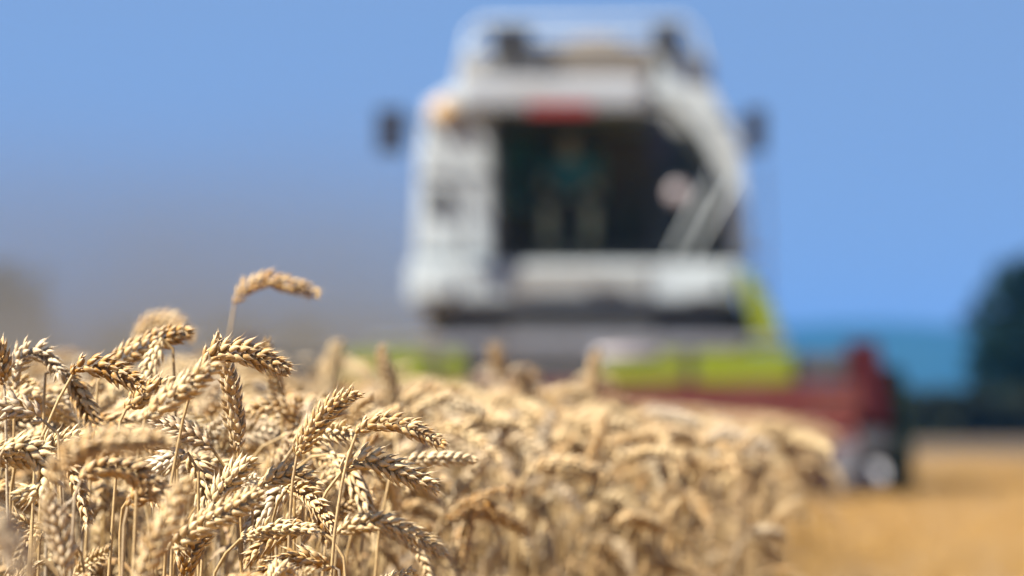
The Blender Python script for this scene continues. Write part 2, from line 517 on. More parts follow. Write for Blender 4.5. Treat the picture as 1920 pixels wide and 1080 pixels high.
# ------------------------------------------------------------------ combine harvester
# local frame: origin on the ground under the cab front, x to the viewer's right, -y towards the camera
CX, CY = 0.70, 53.0
K = CY / FPX


def cx(px, dy=0.0): return (px - 960.0) / FPX * (CY + dy) - CX
def cz(py, dy=0.0): return CAM_Z + (HORIZON - py) / FPX * (CY + dy)


com = empty('combine_harvester', (CX, CY, 0))
tag(com, 'dusty white combine harvester with lime green trim and a wide red cutting header', 'combine harvester')

# main body behind the cab
b = MB()
b.box(-1.38, 1.42, 1.75, 7.2, 1.25, 3.35, 0.08)
b.prism([(7.2, 1.5), (8.3, 1.2), (8.4, 2.2), (7.9, 3.0), (7.2, 3.2)], 'x', -1.1, 1.1, 0.05)
b.build('body', M_WHITE, com)
for s in (-1, 1):
    b = MB()
    x0, x1 = (1.422, 1.50) if s > 0 else (-1.46, -1.382)
    b.prism([(1.9, 1.35), (6.9, 1.35), (7.1, 2.6), (6.5, 3.0), (2.2, 3.0), (1.9, 2.6)], 'x', x0, x1, 0.02)
    b.build('side_panel', M_LIME, com)
# lime front guard on the viewer's right of the platform
b = MB()
b.prism([(1.42, 2.10), (1.50, 2.12), (1.74, 1.74), (1.82, 1.40), (1.60, 1.40), (1.52, 1.72)], 'y', -0.40, 0.75, 0.03)
b.build('front_guard', M_LIME, com)

# service column on the viewer's left of the cab, with louvres
b = MB()
b.prism([(cx(775), 1.80), (cx(922), 1.80), (cx(922), 3.72), (cx(845), 3.84), (cx(800), 3.70), (cx(785), 3.2)], 'y', 0.05, 1.72, 0.06)
col_ = b.build('side_column', M_WHITE, com)
b = MB()
b.box(cx(805), cx(836), 0.020, 0.049, cz(400), cz(352), 0.01)
for i in range(4):
    b.box(cx(808), cx(833), 0.008, 0.0195, cz(394 - i * 11), cz(390 - i * 11), 0)
b.build('vent', M_BLACK, col_)
b = MB()
b.lathe([(0.0, -0.07), (0.07, -0.055), (0.125, -0.02), (0.14, 0.048)], (cx(834), 0.0, cz(210)), 'y', 24)
b.build('indicator_lamp', M_AMBER, com, True)

for bx_ in ((783, 918, 3.02, 3.035), (783, 918, 2.30, 2.315), (862, 866, 2.33, 3.0)):
    b = MB()
    b.box(cx(bx_[0]), cx(bx_[1]), 0.030, 0.049, bx_[2], bx_[3], 0)
    b.build('panel_gap', M_DARK, col_)
# cab shell: floor, back wall, corner posts, roof
cab = MB()
xl, xr = cx(924), cx(1372)
cab.box(xl, xr, 0.05, 1.70, 2.12, 2.22, 0.01)
cab.box(xl, xr, 1.60, 1.70, 2.222, 3.50, 0.01)
cab.box(xl, xl + 0.06, 0.06, 0.14, 2.222, 3.50, 0.01)
cab.box(cx(1221), cx(1232), 0.06, 0.16, 2.222, 3.50, 0.01)
cab.box(xl, xl + 0.05, 0.142, 1.598, 2.222, 3.50, 0.01)
cabo = cab.build('cab', M_BLACK, com)
b = MB()
b.box(cx(862), cx(1212), -0.38, 1.75, 3.61, 3.92, 0.08)
roof = b.build('roof', M_ROOF, cabo)
b = MB()
b.box(cx(990), cx(1108), -0.400, -0.383, 3.575, 3.67, 0.006)
b.build('badge', M_BADGE, cabo)
# windscreen, slightly bowed
b = MB()
nv = 10
wv = []
for i in range(nv + 1):
    u = i / nv
    x = cx(934) + (cx(1221) - cx(934)) * u
    yb = 0.06 - 0.10 * math.sin(math.pi * u)
    for z, dy in ((2.20, 0.12), (2.9, -0.06), (3.58, -0.22)):
        wv.append((x, yb + dy, z))
b.add(wv, [(3 * i + k, 3 * i + 3 + k, 3 * i + 4 + k, 3 * i + 1 + k) for i in range(nv) for k in range(2)])
b.build('windscreen', M_GLASS, cabo, True)
b = MB()
b.add([(cx(1233), 0.10, 2.24), (cx(1370), 0.45, 2.24), (cx(1352), 0.45, 2.95), (cx(1290), 0.30, 3.42), (cx(1233), 0.10, 3.52)], [(0, 1, 2, 3, 4)])
b.build('side_window', M_GLASS, cabo)
# sun blind of the corner
b = MB()
b.prism([(cx(1212), 3.50), (cx(1245), 3.62), (cx(1262), 3.30), (cx(1240), 3.10), (cx(1218), 3.10)], 'y', 0.0, 0.09, 0.01)
b.build('corner_trim', M_NAVY, cabo)
# white sloped frame on the right of the cab
b = MB()
b.prism([(cx(1214), 3.86), (cx(1335), 3.86), (cx(1390), 3.36), (cx(1412), 2.26), (cx(1378), 2.26), (cx(1364), 2.98), (cx(1308), 3.46), (cx(1266), 3.68), (cx(1214), 3.70)], 'y', 0.18, 0.95, 0.03)
b.build('side_frame', M_WHITE, com)
b = MB()
b.box(xl + 0.06, xl + 0.42, 1.575, 1.597, 2.75, 3.42, 0.008)
b.box(xl + 0.46, xl + 1.05, 1.575, 1.597, 2.85, 3.30, 0.008)
b.build('rear_lining', M_TEAL, cabo)
# seat, steering column and wheel
b = MB()
sx = cx(1068)
b.box(sx - 0.26, sx + 0.26, 0.75, 1.25, 2.45, 2.60, 0.05)
b.box(sx - 0.25, sx + 0.25, 1.22, 1.38, 2.62, 3.25, 0.06)
b.box(sx - 0.15, sx + 0.15, 0.85, 1.15, 2.222, 2.45, 0.03)
b.build('seat', M_SEAT, cabo)
b = MB()
wc = Vector((sx, 0.42, 2.82))
ring = []
tilt = Matrix.Rotation(R(-35), 3, 'X')
for k in range(25):
    a = 2 * math.pi * k / 24
    ring.append(wc + tilt @ Vector((0.2 * math.cos(a), 0.2 * math.sin(a), 0)))
b.tube(ring, 0.016, 8, cap=False)
for a in (0.5, 2.6, 4.7):
    b.tube([wc, wc + tilt @ Vector((0.2 * math.cos(a), 0.2 * math.sin(a), 0))], 0.012, 6)
b.tube([wc, (sx, 0.25, 2.222)], 0.035, 8)
b.build('steering_wheel', M_BLACK, cabo, True)

# platform band across the front
b = MB()
b.box(cx(766), cx(1385), -0.18, 0.045, 1.83, cz(494), 0.05)
b.box(cx(790), cx(850), -0.22, -0.182, 1.88, 2.12, 0.02)
b.box(cx(1290), cx(1350), -0.22, -0.182, 1.88, 2.12, 0.02)
plat = b.build('front_platform', M_WHITE, com)
b = MB()
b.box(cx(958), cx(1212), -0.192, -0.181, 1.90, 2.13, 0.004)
b.build('recess_panel', M_TANK, plat)  # grey plate puts the shade of the recessed centre into colour
for p in (905, 948, 1216):
    b = MB()
    b.box(cx(p), cx(p + 5), -0.186, -0.1795, 1.87, 2.15, 0)
    b.build('panel_gap', M_DARK, plat)
b = MB()
b.box(cx(1100), cx(1165), -0.21, -0.193, 1.92, 1.98, 0.004)
b.build('step_plate', M_DARK, plat)
# underside and axle housing
b = MB()
b.box(-1.25, 1.42, -0.10, 1.74, 1.40, 1.815, 0.03)
b.tube([(-1.3, 0.95, 0.92), (1.3, 0.95, 0.92)], 0.17, 12)
b.build('chassis', M_BLACK, com)
# feeder house down to the header
b = MB()
b.prism([(-2.65, 0.45), (-2.65, 1.18), (0.10, 1.72), (0.9, 1.35), (0.2, 1.0)], 'x', -0.72, 0.62, 0.04)
b.build('feeder_house', M_BLACK, com)


def wheel(x, y, r, w):
    e = empty('wheel', (x, y, r), 0, com)
    t = MB()
    t.lathe([(r * 0.62, -w / 2 * 0.8), (r * 0.80, -w / 2), (r * 0.95, -w / 2 * 0.92), (r, -w / 2 * 0.6), (r, w / 2 * 0.6), (r * 0.95, w / 2 * 0.92), (r * 0.80, w / 2), (r * 0.62, w / 2 * 0.8)], (0, 0, 0), 'x', 40, closed=True)
    for k in range(22):
        for s in (-1, 1):
            a = 2 * math.pi * (k + (0.5 if s > 0 else 0)) / 22
            a2 = a + 0.12
            p = [(s * 0.02, a, r), (s * w * 0.46, a2, r * 0.97)]
            q = []
            for (xx, aa, rr) in p:
                for da in (-0.035, 0.035):
                    for dr in (-0.01, 0.035):
                        q.append((xx, math.cos(aa + da) * (rr + dr), math.sin(aa + da) * (rr + dr)))
            t.add(q, [(0, 1, 3, 2), (4, 6, 7, 5), (0, 4, 5, 1), (2, 3, 7, 6), (1, 5, 7, 3), (0, 2, 6, 4)])
    t.build('tyre', M_RUBBER, e)
    m = MB()
    m.lathe([(r * 0.63, -w * 0.40), (r * 0.58, -w * 0.36), (r * 0.5, -w * 0.1), (r * 0.18, -w * 0.12), (0.1, -w * 0.2), (0.1, w * 0.2), (r * 0.18, w * 0.12), (r * 0.5, w * 0.1), (r * 0.58, w * 0.36), (r * 0.63, w * 0.40)], (0, 0, 0), 'x', 32)
    m.build('rim', M_RED, e)


wheel(-1.22, 0.95, 0.90, 0.62)
wheel(1.24, 0.95, 0.90, 0.62)
wheel(-1.12, 5.9, 0.62, 0.42)
wheel(1.14, 5.9, 0.62, 0.42)

# grain tank with raised flaps, canvas hump and rails
b = MB()
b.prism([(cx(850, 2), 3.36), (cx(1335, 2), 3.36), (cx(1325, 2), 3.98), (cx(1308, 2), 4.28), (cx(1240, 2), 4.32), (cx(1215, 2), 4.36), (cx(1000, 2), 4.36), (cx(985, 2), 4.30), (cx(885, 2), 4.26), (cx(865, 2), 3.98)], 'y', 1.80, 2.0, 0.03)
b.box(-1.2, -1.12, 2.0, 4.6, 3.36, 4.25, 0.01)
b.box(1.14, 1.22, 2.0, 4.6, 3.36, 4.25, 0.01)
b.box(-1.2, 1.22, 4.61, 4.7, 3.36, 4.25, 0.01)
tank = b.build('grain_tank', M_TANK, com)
b = MB()
tv, tf = [], []
NU, NVV = 20, 10
for j in range(NVV + 1):
    for i in range(NU + 1):
        u, v = i / NU, j / NVV
        x = cx(985, 2) + (cx(1238, 2) - cx(985, 2)) * u
        hh = (math.sin(math.pi * u) ** 0.5) * (math.sin(math.pi * (0.08 + 0.84 * v)) ** 0.6)
        tv.append((x, 2.05 + 2.3 * v, 3.95 + 0.58 * hh + 0.02 * math.sin(9 * u + 4 * v)))
for j in range(NVV):
    for i in range(NU):
        a = j * (NU + 1) + i
        tf.append((a, a + 1, a + NU + 2, a + NU + 1))
b.add(tv, tf)
# front lip of the canvas, tucked behind the flap
lip = len(b.v)
b.add([p for p in tv[:NU + 1]] + [(p[0], p[1], 3.5) for p in tv[:NU + 1]], [(i, i + 1, NU + 2 + i, NU + 1 + i) for i in range(NU)])
b.build('canvas_cover', M_TARP, tank, True)
b = MB()
b.prism([(cx(1232, 2), 3.94), (cx(1318, 2), 3.94), (cx(1304, 2), 4.24), (cx(1240, 2), 4.27)], 'y', 1.76, 1.797, 0.01)
b.build('white_flap', M_WHITE, tank)
b = MB()
b.prism([(cx(1012, 2), 4.00), (cx(1218, 2), 4.00), (cx(1212, 2), 4.30), (cx(1170, 2), 4.34), (cx(1060, 2), 4.34), (cx(1018, 2), 4.30)], 'y', 1.765, 1.797, 0.012)
b.build('canvas_front', M_TARP, tank)
for p in (905, 932, 990):
    b = MB()
    b.box(cx(p, 2), cx(p + 9, 2), 1.775, 1.797, 3.95, 4.20, 0.004)
    b.build('slot', M_DARK, tank)
b = MB()
b.box(cx(1268, 2), cx(1312, 2), 1.74, 1.797, 3.74, 3.88, 0.01)
b.build('hinge_plate', M_DARK, tank)
b = MB()
for yy in (2.06, 4.5):
    b.tube([(cx(842, 2), yy, 3.40), (cx(856, 2), yy, 3.95), (cx(880, 2), yy, 4.50), (cx(905, 2), yy, 4.60), (cx(1280, 2), yy, 4.62), (cx(1308, 2), yy, 4.50), (cx(1332, 2), yy, 3.95), (cx(1346, 2), yy, 3.40)], 0.023, 8)
b.tube([(cx(905, 2), 2.06, 4.60), (cx(905, 2), 4.5, 4.60)], 0.025, 8)
b.tube([(cx(1280, 2), 2.06, 4.62), (cx(1280, 2), 4.5, 4.62)], 0.025, 8)
b.build('rail', M_WHITE, tank, True)
for px_, w_, z_ in ((958, 0.19, 4.40), (1250, 0.13, 4.42)):
    b = MB()
    xx = cx(px_, 1.7)
    b.box(xx - w_, xx + w_, 1.62, 1.79, z_ - 0.13, z_ + 0.13, 0.03)
    b.tube([(xx, 1.75, z_ - 0.3), (xx, 1.75, z_ - 0.1)], 0.03, 8)
    b.lathe([(0.0, -0.02), (0.09, -0.012), (0.10, 0.0)], (xx, 1.615, z_), 'y', 16)
    b.build('work_lamp', M_BLACK, com)

# mirrors on arms
for px0, px1, side in ((708, 762, -1), (1390, 1432, 1)):
    b = MB()
    x0, x1 = cx(px0), cx(px1)
    b.box(x0, x1, -0.62, -0.50, cz(292), cz(208), 0.035)
    mo = b.build('mirror', M_NAVY, com)
    b = MB()
    xm = (x0 + x1) / 2
    b.tube([(xm, -0.50, cz(232)), (xm, -0.40, cz(232)), (cx(790 if side < 0 else 1340), 0.0, cz(226)), (cx(812 if side < 0 else 1330), 0.25, cz(222))], 0.018, 8)
    b.build('mirror_arm', M_BLACK, mo, True)
b = MB()
b.lathe([(0.0, -0.035), (0.06, -0.028), (0.10, -0.008), (0.11, 0.02), (0.0, 0.03)], (cx(1273), -0.12, cz(362)), 'y', 24)
rm = b.build('round_mirror', M_PALE, com, True)
b = MB()
b.tube([(cx(1273), -0.09, cz(362)), (cx(1290), -0.02, cz(400)), (cx(1330), 0.12, cz(420))], 0.012, 6)
b.build('mirror_arm', M_BLACK, rm, True)

# handrails and ladder beside the cab
for pts in ([(1338, 318), (1300, 398), (1258, 482)], [(1382, 330), (1340, 400), (1296, 482)]):
    b = MB()
    b.tube([(cx(p), -0.10, cz(q)) for p, q in pts] + [(cx(pts[-1][0]), 0.0, cz(484))], 0.022, 8)
    b.build('handrail', M_WHITE, com, True)
b = MB()
for p in (1398, 1440):
    b.tube([(cx(p) - 0.02, 0.35, cz(300)), (cx(p), 0.30, cz(420)), (cx(p) + 0.02, 0.25, 1.45), (cx(p) + 0.02, 0.25, 0.75)], 0.017, 8)
for i in range(7):
    z = 0.85 + 0.24 * i
    b.box(cx(1400), cx(1442), 0.17, 0.29, z, z + 0.03, 0.005)
b.build('ladder', M_STEEL, com)

# ---- header (cutting unit), about three metres ahead of the cab
HY = -3.0
hx = lambda px: (px - 960.0) / FPX * (CY + HY) - CX
hz = lambda py: CAM_Z + (HORIZON - py) / FPX * (CY + HY)
head = MB()
head.prism([(-2.62, 0.30), (-2.62, 1.06), (-2.50, 1.06), (-2.46, 0.35), (-2.8, 0.14), (-3.9, 0.10), (-3.92, 0.14), (-2.9, 0.20)], 'x', hx(468), hx(1622), 0.0)
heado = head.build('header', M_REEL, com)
for a0, a1 in ((642, 806), (832, 868), (1128, 1288), (1308, 1492)):
    b = MB()
    b.box(hx(a0), hx(a1), -2.68, -2.44, hz(722), hz(660), 0.02)
    b.build('top_beam', M_LIME, heado)
for nm_, a0, a1, q0 in (('feed_opening', 870, 1126, 668), ('beam_joint', 807, 831, 664), ('beam_joint', 1289, 1307, 664)):
    b = MB()
    b.box(hx(a0), hx(a1), -2.66, -2.46, hz(720), hz(q0), 0.015)
    b.build(nm_, M_DARK, heado)
b = MB()
b.box(hx(642), hx(1590), -2.74, -2.69, hz(738), hz(727), 0.008)
b.build('red_strip', M_REDBRIGHT, heado)
for a0, a1 in ((478, 638), (1494, 1592)):
    b = MB()
    b.box(hx(a0), hx(a1), -2.64, -2.46, hz(714), hz(664), 0.02)
    b.build('beam_end', M_DARK, heado)
b = MB()
b.tube([(hx(690), -2.50, 1.44), (hx(1480), -2.50, 1.44)], 0.045, 10)
b.box(hx(820), hx(1390), -2.60, -2.46, 1.362, 1.41, 0.01)
b.build('hydraulic_pipe', M_STEEL, heado)
b = MB()
b.lathe([(0.0, -0.30), (0.05, -0.27), (0.062, 0.0), (0.05, 0.27), (0.0, 0.30)], (hx(1178), -2.86, 1.31), 'x', 16)
b.build('gas_cylinder', M_PALE, heado, True)
# auger with two opposed flights
b = MB()
b.tube([(hx(490), -2.98, 0.52), (hx(1606), -2.98, 0.52)], 0.15, 18)
for x0, x1, hand in ((hx(490), hx(1000), 1), (hx(1606), hx(1100), -1)):
    nst = 130
    va, fa = [], []
    for i in range(nst + 1):
        a = hand * 2 * math.pi * 4.5 * i / nst
        x = x0 + (x1 - x0) * i / nst
        for rr in (0.14, 0.29):
            va.append((x, -2.98 + rr * math.cos(a), 0.52 + rr * math.sin(a)))
    b.add(va, [(2 * i, 2 * i + 1, 2 * i + 3, 2 * i + 2) for i in range(nst)])
b.build('auger', M_STEEL, heado)
# reel: shaft, spiders, six bats with tines
b = MB()
ry, rzc, rr = -3.75, 0.66, 0.36
b.tube([(hx(486), ry, rzc), (hx(1604), ry, rzc)], 0.06, 12)
xsx = np.linspace(hx(494), hx(1594), 7)
for k in range(6):
    a = R(22 + 60 * k)
    yb, zb = ry + rr * math.cos(a), rzc + rr * math.sin(a)
    b.box(hx(490), hx(1600), yb - 0.02, yb + 0.02, zb - 0.05, zb + 0.05, 0.01)
    for xx in xsx:
        b.tube([(xx, ry, rzc), (xx, yb, zb)], 0.018, 6)
    for xx in np.arange(hx(500), hx(1596), 0.15):
        b.tube([(xx, yb, zb - 0.04), (xx, yb + 0.03, zb - 0.14), (xx, yb + 0.02, zb - 0.24)], 0.006, 4)
b.build('reel', M_REELBAT, heado)
# end panels, dividers, belt cover, added glint cap and disc
half = (TO_SUN + (Vector((0, 0, CAM_Z)) - Vector((2.7, 49, 0.3))).normalized()).normalized()  # cap and disc are added, tilted to throw a sun glint at the camera
for side in (-1, 1):
    xo = hx(1592) if side > 0 else hx(442)
    xi = hx(1652) if side > 0 else hx(486)
    b = MB()
    b.prism([(-2.46, 0.66), (-2.44, 1.42), (-2.75, 1.44), (-3.2, 1.18), (-3.9, 0.86), (-4.0, 0.66)], 'x', xo, xi, 0.03)
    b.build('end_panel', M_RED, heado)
    b = MB()
    b.prism([(-2.46, 0.20), (-2.46, 0.655), (-4.02, 0.655), (-4.2, 0.50), (-4.1, 0.16)], 'x', xo + 0.01, xi - 0.01, 0.02)
    b.build('end_skid', M_BLACK, heado)
    b = MB()
    xm = (xo + xi) / 2
    if side > 0:
        ring = [(hx(1545), 0.50), (hx(1590), 0.54), (hx(1594), 0.30), (hx(1548), 0.20)]
    else:
        ring = [(hx(446), 0.52), (hx(490), 0.56), (hx(494), 0.30), (hx(448), 0.20)]
    xs_ = sum(p[0] for p in ring) / 4
    rings = []
    for (yy, s) in ((-4.205, 1.0), (-4.45, 0.85), (-4.75, 0.45), (-4.98, 0.1)):
        rings += [(xs_ + (p[0] - xs_) * s, yy, 0.30 + (p[1] - 0.30) * s - 0.1 * (1 - s)) for p in ring]
    b.add(rings, [(4 * j + i, 4 * j + (i + 1) % 4, 4 * j + 4 + (i + 1) % 4, 4 * j + 4 + i) for j in range(3) for i in range(4)] + [(3, 2, 1, 0), (12, 13, 14, 15)])
    b.build('divider', M_DIV, heado)
    if side > 0:
        b = MB()
        b.prism([(-2.3, 0.12), (-2.3, 1.22), (-2.9, 1.18), (-3.7, 0.78), (-4.15, 0.45), (-4.15, 0.12)], 'x', hx(1654), hx(1696), 0.03)
        b.build('belt_cover', M_GREENDARK, heado)
        b = MB()
        bm = bmesh.new()
        bmesh.ops.create_uvsphere(bm, u_segments=48, v_segments=24, radius=1.0)
        geom = [v for v in bm.verts if v.co.z < 0.80]
        bmesh.ops.delete(bm, geom=geom, context='VERTS')
        rc = 0.06
        mtx = Matrix.Translation(Vector((hx(1619), -4.34, hz(886)))) @ half.to_track_quat('Z', 'Y').to_matrix().to_4x4() @ Matrix.Scale(rc, 4) @ Matrix.Translation((0, 0, -0.8))
        b.bm(bm, 0, mtx)
        b.build('glint_cap', M_POLISH, heado, True)
        b = MB()
        bm = bmesh.new()
        bmesh.ops.create_cone(bm, cap_ends=True, segments=40, radius1=0.11, radius2=0.105, depth=0.03)
        b.bm(bm, 0, Matrix.Translation(Vector((hx(1619), -4.31, hz(886)))) @ half.to_track_quat('Z', 'Y').to_matrix().to_4x4() @ Matrix.Translation((0, 0, -0.03)))
        b.build('glint_disc', M_DISC, heado)  # pale disc colours in the wider bright spot of the glint
        b = MB()
        b.tube([(hx(1619), -4.28, hz(886)), (hx(1632), -4.0, 0.36)], 0.04, 10)
        b.build('glint_bracket', M_BLACK, heado)
b = MB()
for xx in np.arange(hx(494), hx(1590), 0.0762):
    b.add([(xx - 0.02, -3.925, 0.11), (xx + 0.02, -3.925, 0.11), (xx, -4.03, 0.115), (xx - 0.02, -3.925, 0.14), (xx + 0.02, -3.925, 0.14)], [(0, 1, 2), (3, 2, 4), (0, 2, 3), (1, 4, 2), (0, 3, 4, 1)])
b.build('cutter_bar', M_STEEL, heado)


# ---- driver
def skin_object(name, joints, bones, mats, parent=None, levels=1):
    me = bpy.data.meshes.new(name)
    idx = {k: i for i, k in enumerate(joints)}
    me.from_pydata([j[0] for j in joints.values()], [(idx[a], idx[c]) for a, c in bones], [])
    o = bpy.data.objects.new(name, me)
    COL.objects.link(o)
    sk = o.modifiers.new('skin', 'SKIN')
    if not me.skin_vertices:
        bm = bmesh.new(); bm.from_mesh(me); bm.verts.layers.skin.verify(); bm.to_mesh(me); bm.free()
    for i, j in enumerate(joints.values()):
        r = j[1]
        me.skin_vertices[0].data[i].radius = r if isinstance(r, tuple) else (r, r)
    me.skin_vertices[0].data[0].use_root = True
    sub = o.modifiers.new('subdivision', 'SUBSURF'); sub.levels = levels; sub.render_levels = levels
    sk.use_smooth_shade = True
    me.materials.append(mats)
    if parent: o.parent = parent
    return o


px_, py_, pz_ = CX + sx, CY, 2.60
drv = empty('person', (px_, CY + 1.0, pz_))
tag(drv, 'driver in a teal shirt seated behind the cab windscreen with hands on the wheel', 'person')
J = {'pelvis': ((0, 0.02, 0.12), (0.15, 0.11)), 'waist': ((0, 0.05, 0.28), (0.135, 0.10)), 'chest': ((0, 0.06, 0.46), (0.165, 0.115)), 'neckbase': ((0, 0.06, 0.60), (0.09, 0.075)), 'neck': ((0, 0.045, 0.67), (0.055, 0.055)),
     'skull': ((0, 0.03, 0.78), (0.078, 0.095)), 'crownpt': ((0, 0.035, 0.865), (0.06, 0.075))}
Bn = [('pelvis', 'waist'), ('waist', 'chest'), ('chest', 'neckbase'), ('neckbase', 'neck'), ('neck', 'skull'), ('skull', 'crownpt')]
for s, n in ((-1, 'a'), (1, 'b')):
    J['sh' + n] = ((s * 0.185, 0.05, 0.545), 0.062); J['el' + n] = ((s * 0.26, -0.16, 0.33), 0.045)
    J['wr' + n] = ((s * 0.205, -0.40, 0.32), 0.030); J['palm' + n] = ((s * 0.195, -0.47, 0.325), (0.040, 0.018))
    J['hip' + n] = ((s * 0.10, -0.05, 0.10), 0.092); J['kn' + n] = ((s * 0.20, -0.46, 0.16), 0.062)
    J['calf' + n] = ((s * 0.205, -0.49, 0.0), 0.056); J['an' + n] = ((s * 0.20, -0.50, -0.28), 0.038); J['toe' + n] = ((s * 0.22, -0.66, -0.335), (0.042, 0.03))
    Bn += [('neckbase', 'sh' + n), ('sh' + n, 'el' + n), ('el' + n, 'wr' + n), ('wr' + n, 'palm' + n), ('pelvis', 'hip' + n), ('hip' + n, 'kn' + n), ('kn' + n, 'calf' + n), ('calf' + n, 'an' + n), ('an' + n, 'toe' + n)]
    for q in range(4):
        ox = (q - 1.5) * 0.021
        ln = (0.062, 0.072, 0.068, 0.052)[q]
        J[f'f{q}{n}'] = ((s * 0.195 + ox, -0.505, 0.338), 0.0095); J[f'g{q}{n}'] = ((s * 0.195 + ox, -0.505 - ln * 0.45, 0.325), 0.0088); J[f'h{q}{n}'] = ((s * 0.195 + ox, -0.505 - ln * 0.4, 0.325 - ln * 0.5), 0.0075)
        Bn += [('palm' + n, f'f{q}{n}'), (f'f{q}{n}', f'g{q}{n}'), (f'g{q}{n}', f'h{q}{n}')]
    J['t' + n] = ((s * 0.15, -0.455, 0.318), 0.011); J['u' + n] = ((s * 0.135, -0.485, 0.303), 0.009)
    Bn += [('palm' + n, 't' + n), ('t' + n, 'u' + n)]
skin_object('body', J, Bn, M_SKIN, drv)
b = MB(); b.prism([(-0.062, 0.745), (-0.098, 0.752), (-0.068, 0.80)], 'x', -0.014, 0.014, 0.004)
b.build('nose', M_SKIN, drv, True)
for s in (-1, 1):
    b = MB(); b.box(s * 0.079 - 0.008, s * 0.079 + 0.008, 0.02, 0.055, 0.745, 0.80, 0.006)
    b.build('ear', M_SKIN, drv, True)
    b = MB(); b.box(s * 0.03 - 0.014, s * 0.03 + 0.014, -0.072, -0.058, 0.787, 0.797, 0.003)
    b.build('eye', M_HAIR, drv, True)
b = MB(); b.box(-0.026, 0.026, -0.070, -0.055, 0.712, 0.722, 0.003)
b.build('mouth', M_HAIR, drv, True)
hb_ = MB()
bm = bmesh.new(); bmesh.ops.create_uvsphere(bm, u_segments=20, v_segments=14, radius=1.0)
bmesh.ops.delete(bm, geom=[v for v in bm.verts if v.co.z < -0.15 or (v.co.y < -0.55 and v.co.z < 0.45)], context='VERTS')
hb_.bm(bm, 0, Matrix.Translation((0, 0.042, 0.83)) @ Matrix.Diagonal((0.086, 0.102, 0.085, 1)))
hb_.build('hair', M_HAIR, drv, True)
S = {k: J[k] for k in ('waist', 'pelvis', 'chest', 'neckbase', 'sha', 'shb')}
S = {k: (v[0], tuple(t + 0.012 for t in v[1]) if isinstance(v[1], tuple) else v[1] + 0.014) for k, v in S.items()}
for n, s in (('a', -1), ('b', 1)):
    S['el' + n] = ((s * 0.235, -0.09, 0.40), 0.064)
skin_object('shirt', S, [('waist', 'pelvis'), ('waist', 'chest'), ('chest', 'neckbase'), ('neckbase', 'sha'), ('neckbase', 'shb'), ('sha', 'ela'), ('shb', 'elb')], M_SHIRT, drv)
S = {'pelvis': (J['pelvis'][0], (0.172, 0.13))}
for n, s in (('a', -1), ('b', 1)):
    S['hip' + n] = (J['hip' + n][0], 0.104); S['th' + n] = ((s * 0.165, -0.32, 0.14), 0.088)
skin_object('shorts', S, [('pelvis', 'hipa'), ('pelvis', 'hipb'), ('hipa', 'tha'), ('hipb', 'thb')], M_SHORTS, drv)
for s in (-1, 1):
    b = MB()
    b.prism([(-0.74, -0.375), (-0.74, -0.335), (-0.66, -0.30), (-0.56, -0.27), (-0.52, -0.18), (-0.45, -0.18), (-0.44, -0.375)], 'x', s * 0.215 - 0.055, s * 0.215 + 0.055, 0.015)
    b.build('shoe', M_SHOE, drv)

# ------------------------------------------------------------------ wheat
def at(px, py, d):
    """point seen at photo pixel (px, py) at distance d along the view axis"""
    f = Vector((0, math.cos(PITCH), math.sin(PITCH)))
    u = Vector((0, -math.sin(PITCH), math.cos(PITCH)))
    return Vector((0, 0, CAM_Z)) + f * d + Vector((1, 0, 0)) * ((px - 960) / FPX * d) - u * ((py - 540) / FPX * d)


def floret_template(seg=7, awn=0.35):
    ts = [0.0, 0.10, 0.30, 0.52, 0.72, 0.88, 1.0, 1.0 + awn]
    ws = [0.34, 0.72, 1.0, 0.96, 0.70, 0.36, 0.10, 0.012]
    vs_, tt = [], []
    for t, w in zip(ts, ws):
        yc = 0.55 * math.sin(math.pi * min(t, 1.0)) * 0.5 - 0.19 * max(0, t - 0.55)
        for k in range(seg):
            a = 2 * math.pi * k / seg
            x = math.cos(a) * w
            y = math.sin(a) * w
            if y > 0: y = y * (1.15 - 0.55 * abs(x) / max(w, 1e-3))
            else: y *= 0.35
            vs_.append((x, y * 0.85 + yc, t)); tt.append(t)
    fs = []
    for i in range(len(ts) - 1):
        for k in range(seg):
            k2 = (k + 1) % seg
            fs.append((i * seg + k, i * seg + k2, (i + 1) * seg + k2, (i + 1) * seg + k))
    return np.array(vs_), np.array(fs), np.array(tt)


TEMPL = {a: floret_template(7, a) for a in (0.08, 0.22, 0.42, 0.85)}


def spline(pts, n):
    """Catmull-Rom through pts, resampled at n even steps (numpy n x 3)."""
    P = [np.array(p, float) for p in pts]
    if len(P) == 2: P = [P[0], (P[0] + P[1]) / 2, P[1]]
    P = [2 * P[0] - P[1]] + P + [2 * P[-1] - P[-2]]
    out = []
    for i in range(1, len(P) - 2):
        for s in np.linspace(0, 1, 24, endpoint=False):
            a, b_, c, d = P[i - 1], P[i], P[i + 1], P[i + 2]
            out.append(0.5 * ((2 * b_) + (-a + c) * s + (2 * a - 5 * b_ + 4 * c - d) * s ** 2 + (-a + 3 * b_ - 3 * c + d) * s ** 3))
    out.append(P[-2])
    out = np.array(out)
    L = np.concatenate([[0], np.cumsum(np.linalg.norm(np.diff(out, axis=0), axis=1))])
    q = np.linspace(0, L[-1], n)
    return np.stack([np.interp(q, L, out[:, k]) for k in range(3)], 1), L[-1]


def unit(v): return v / (np.linalg.norm(v) + 1e-12)


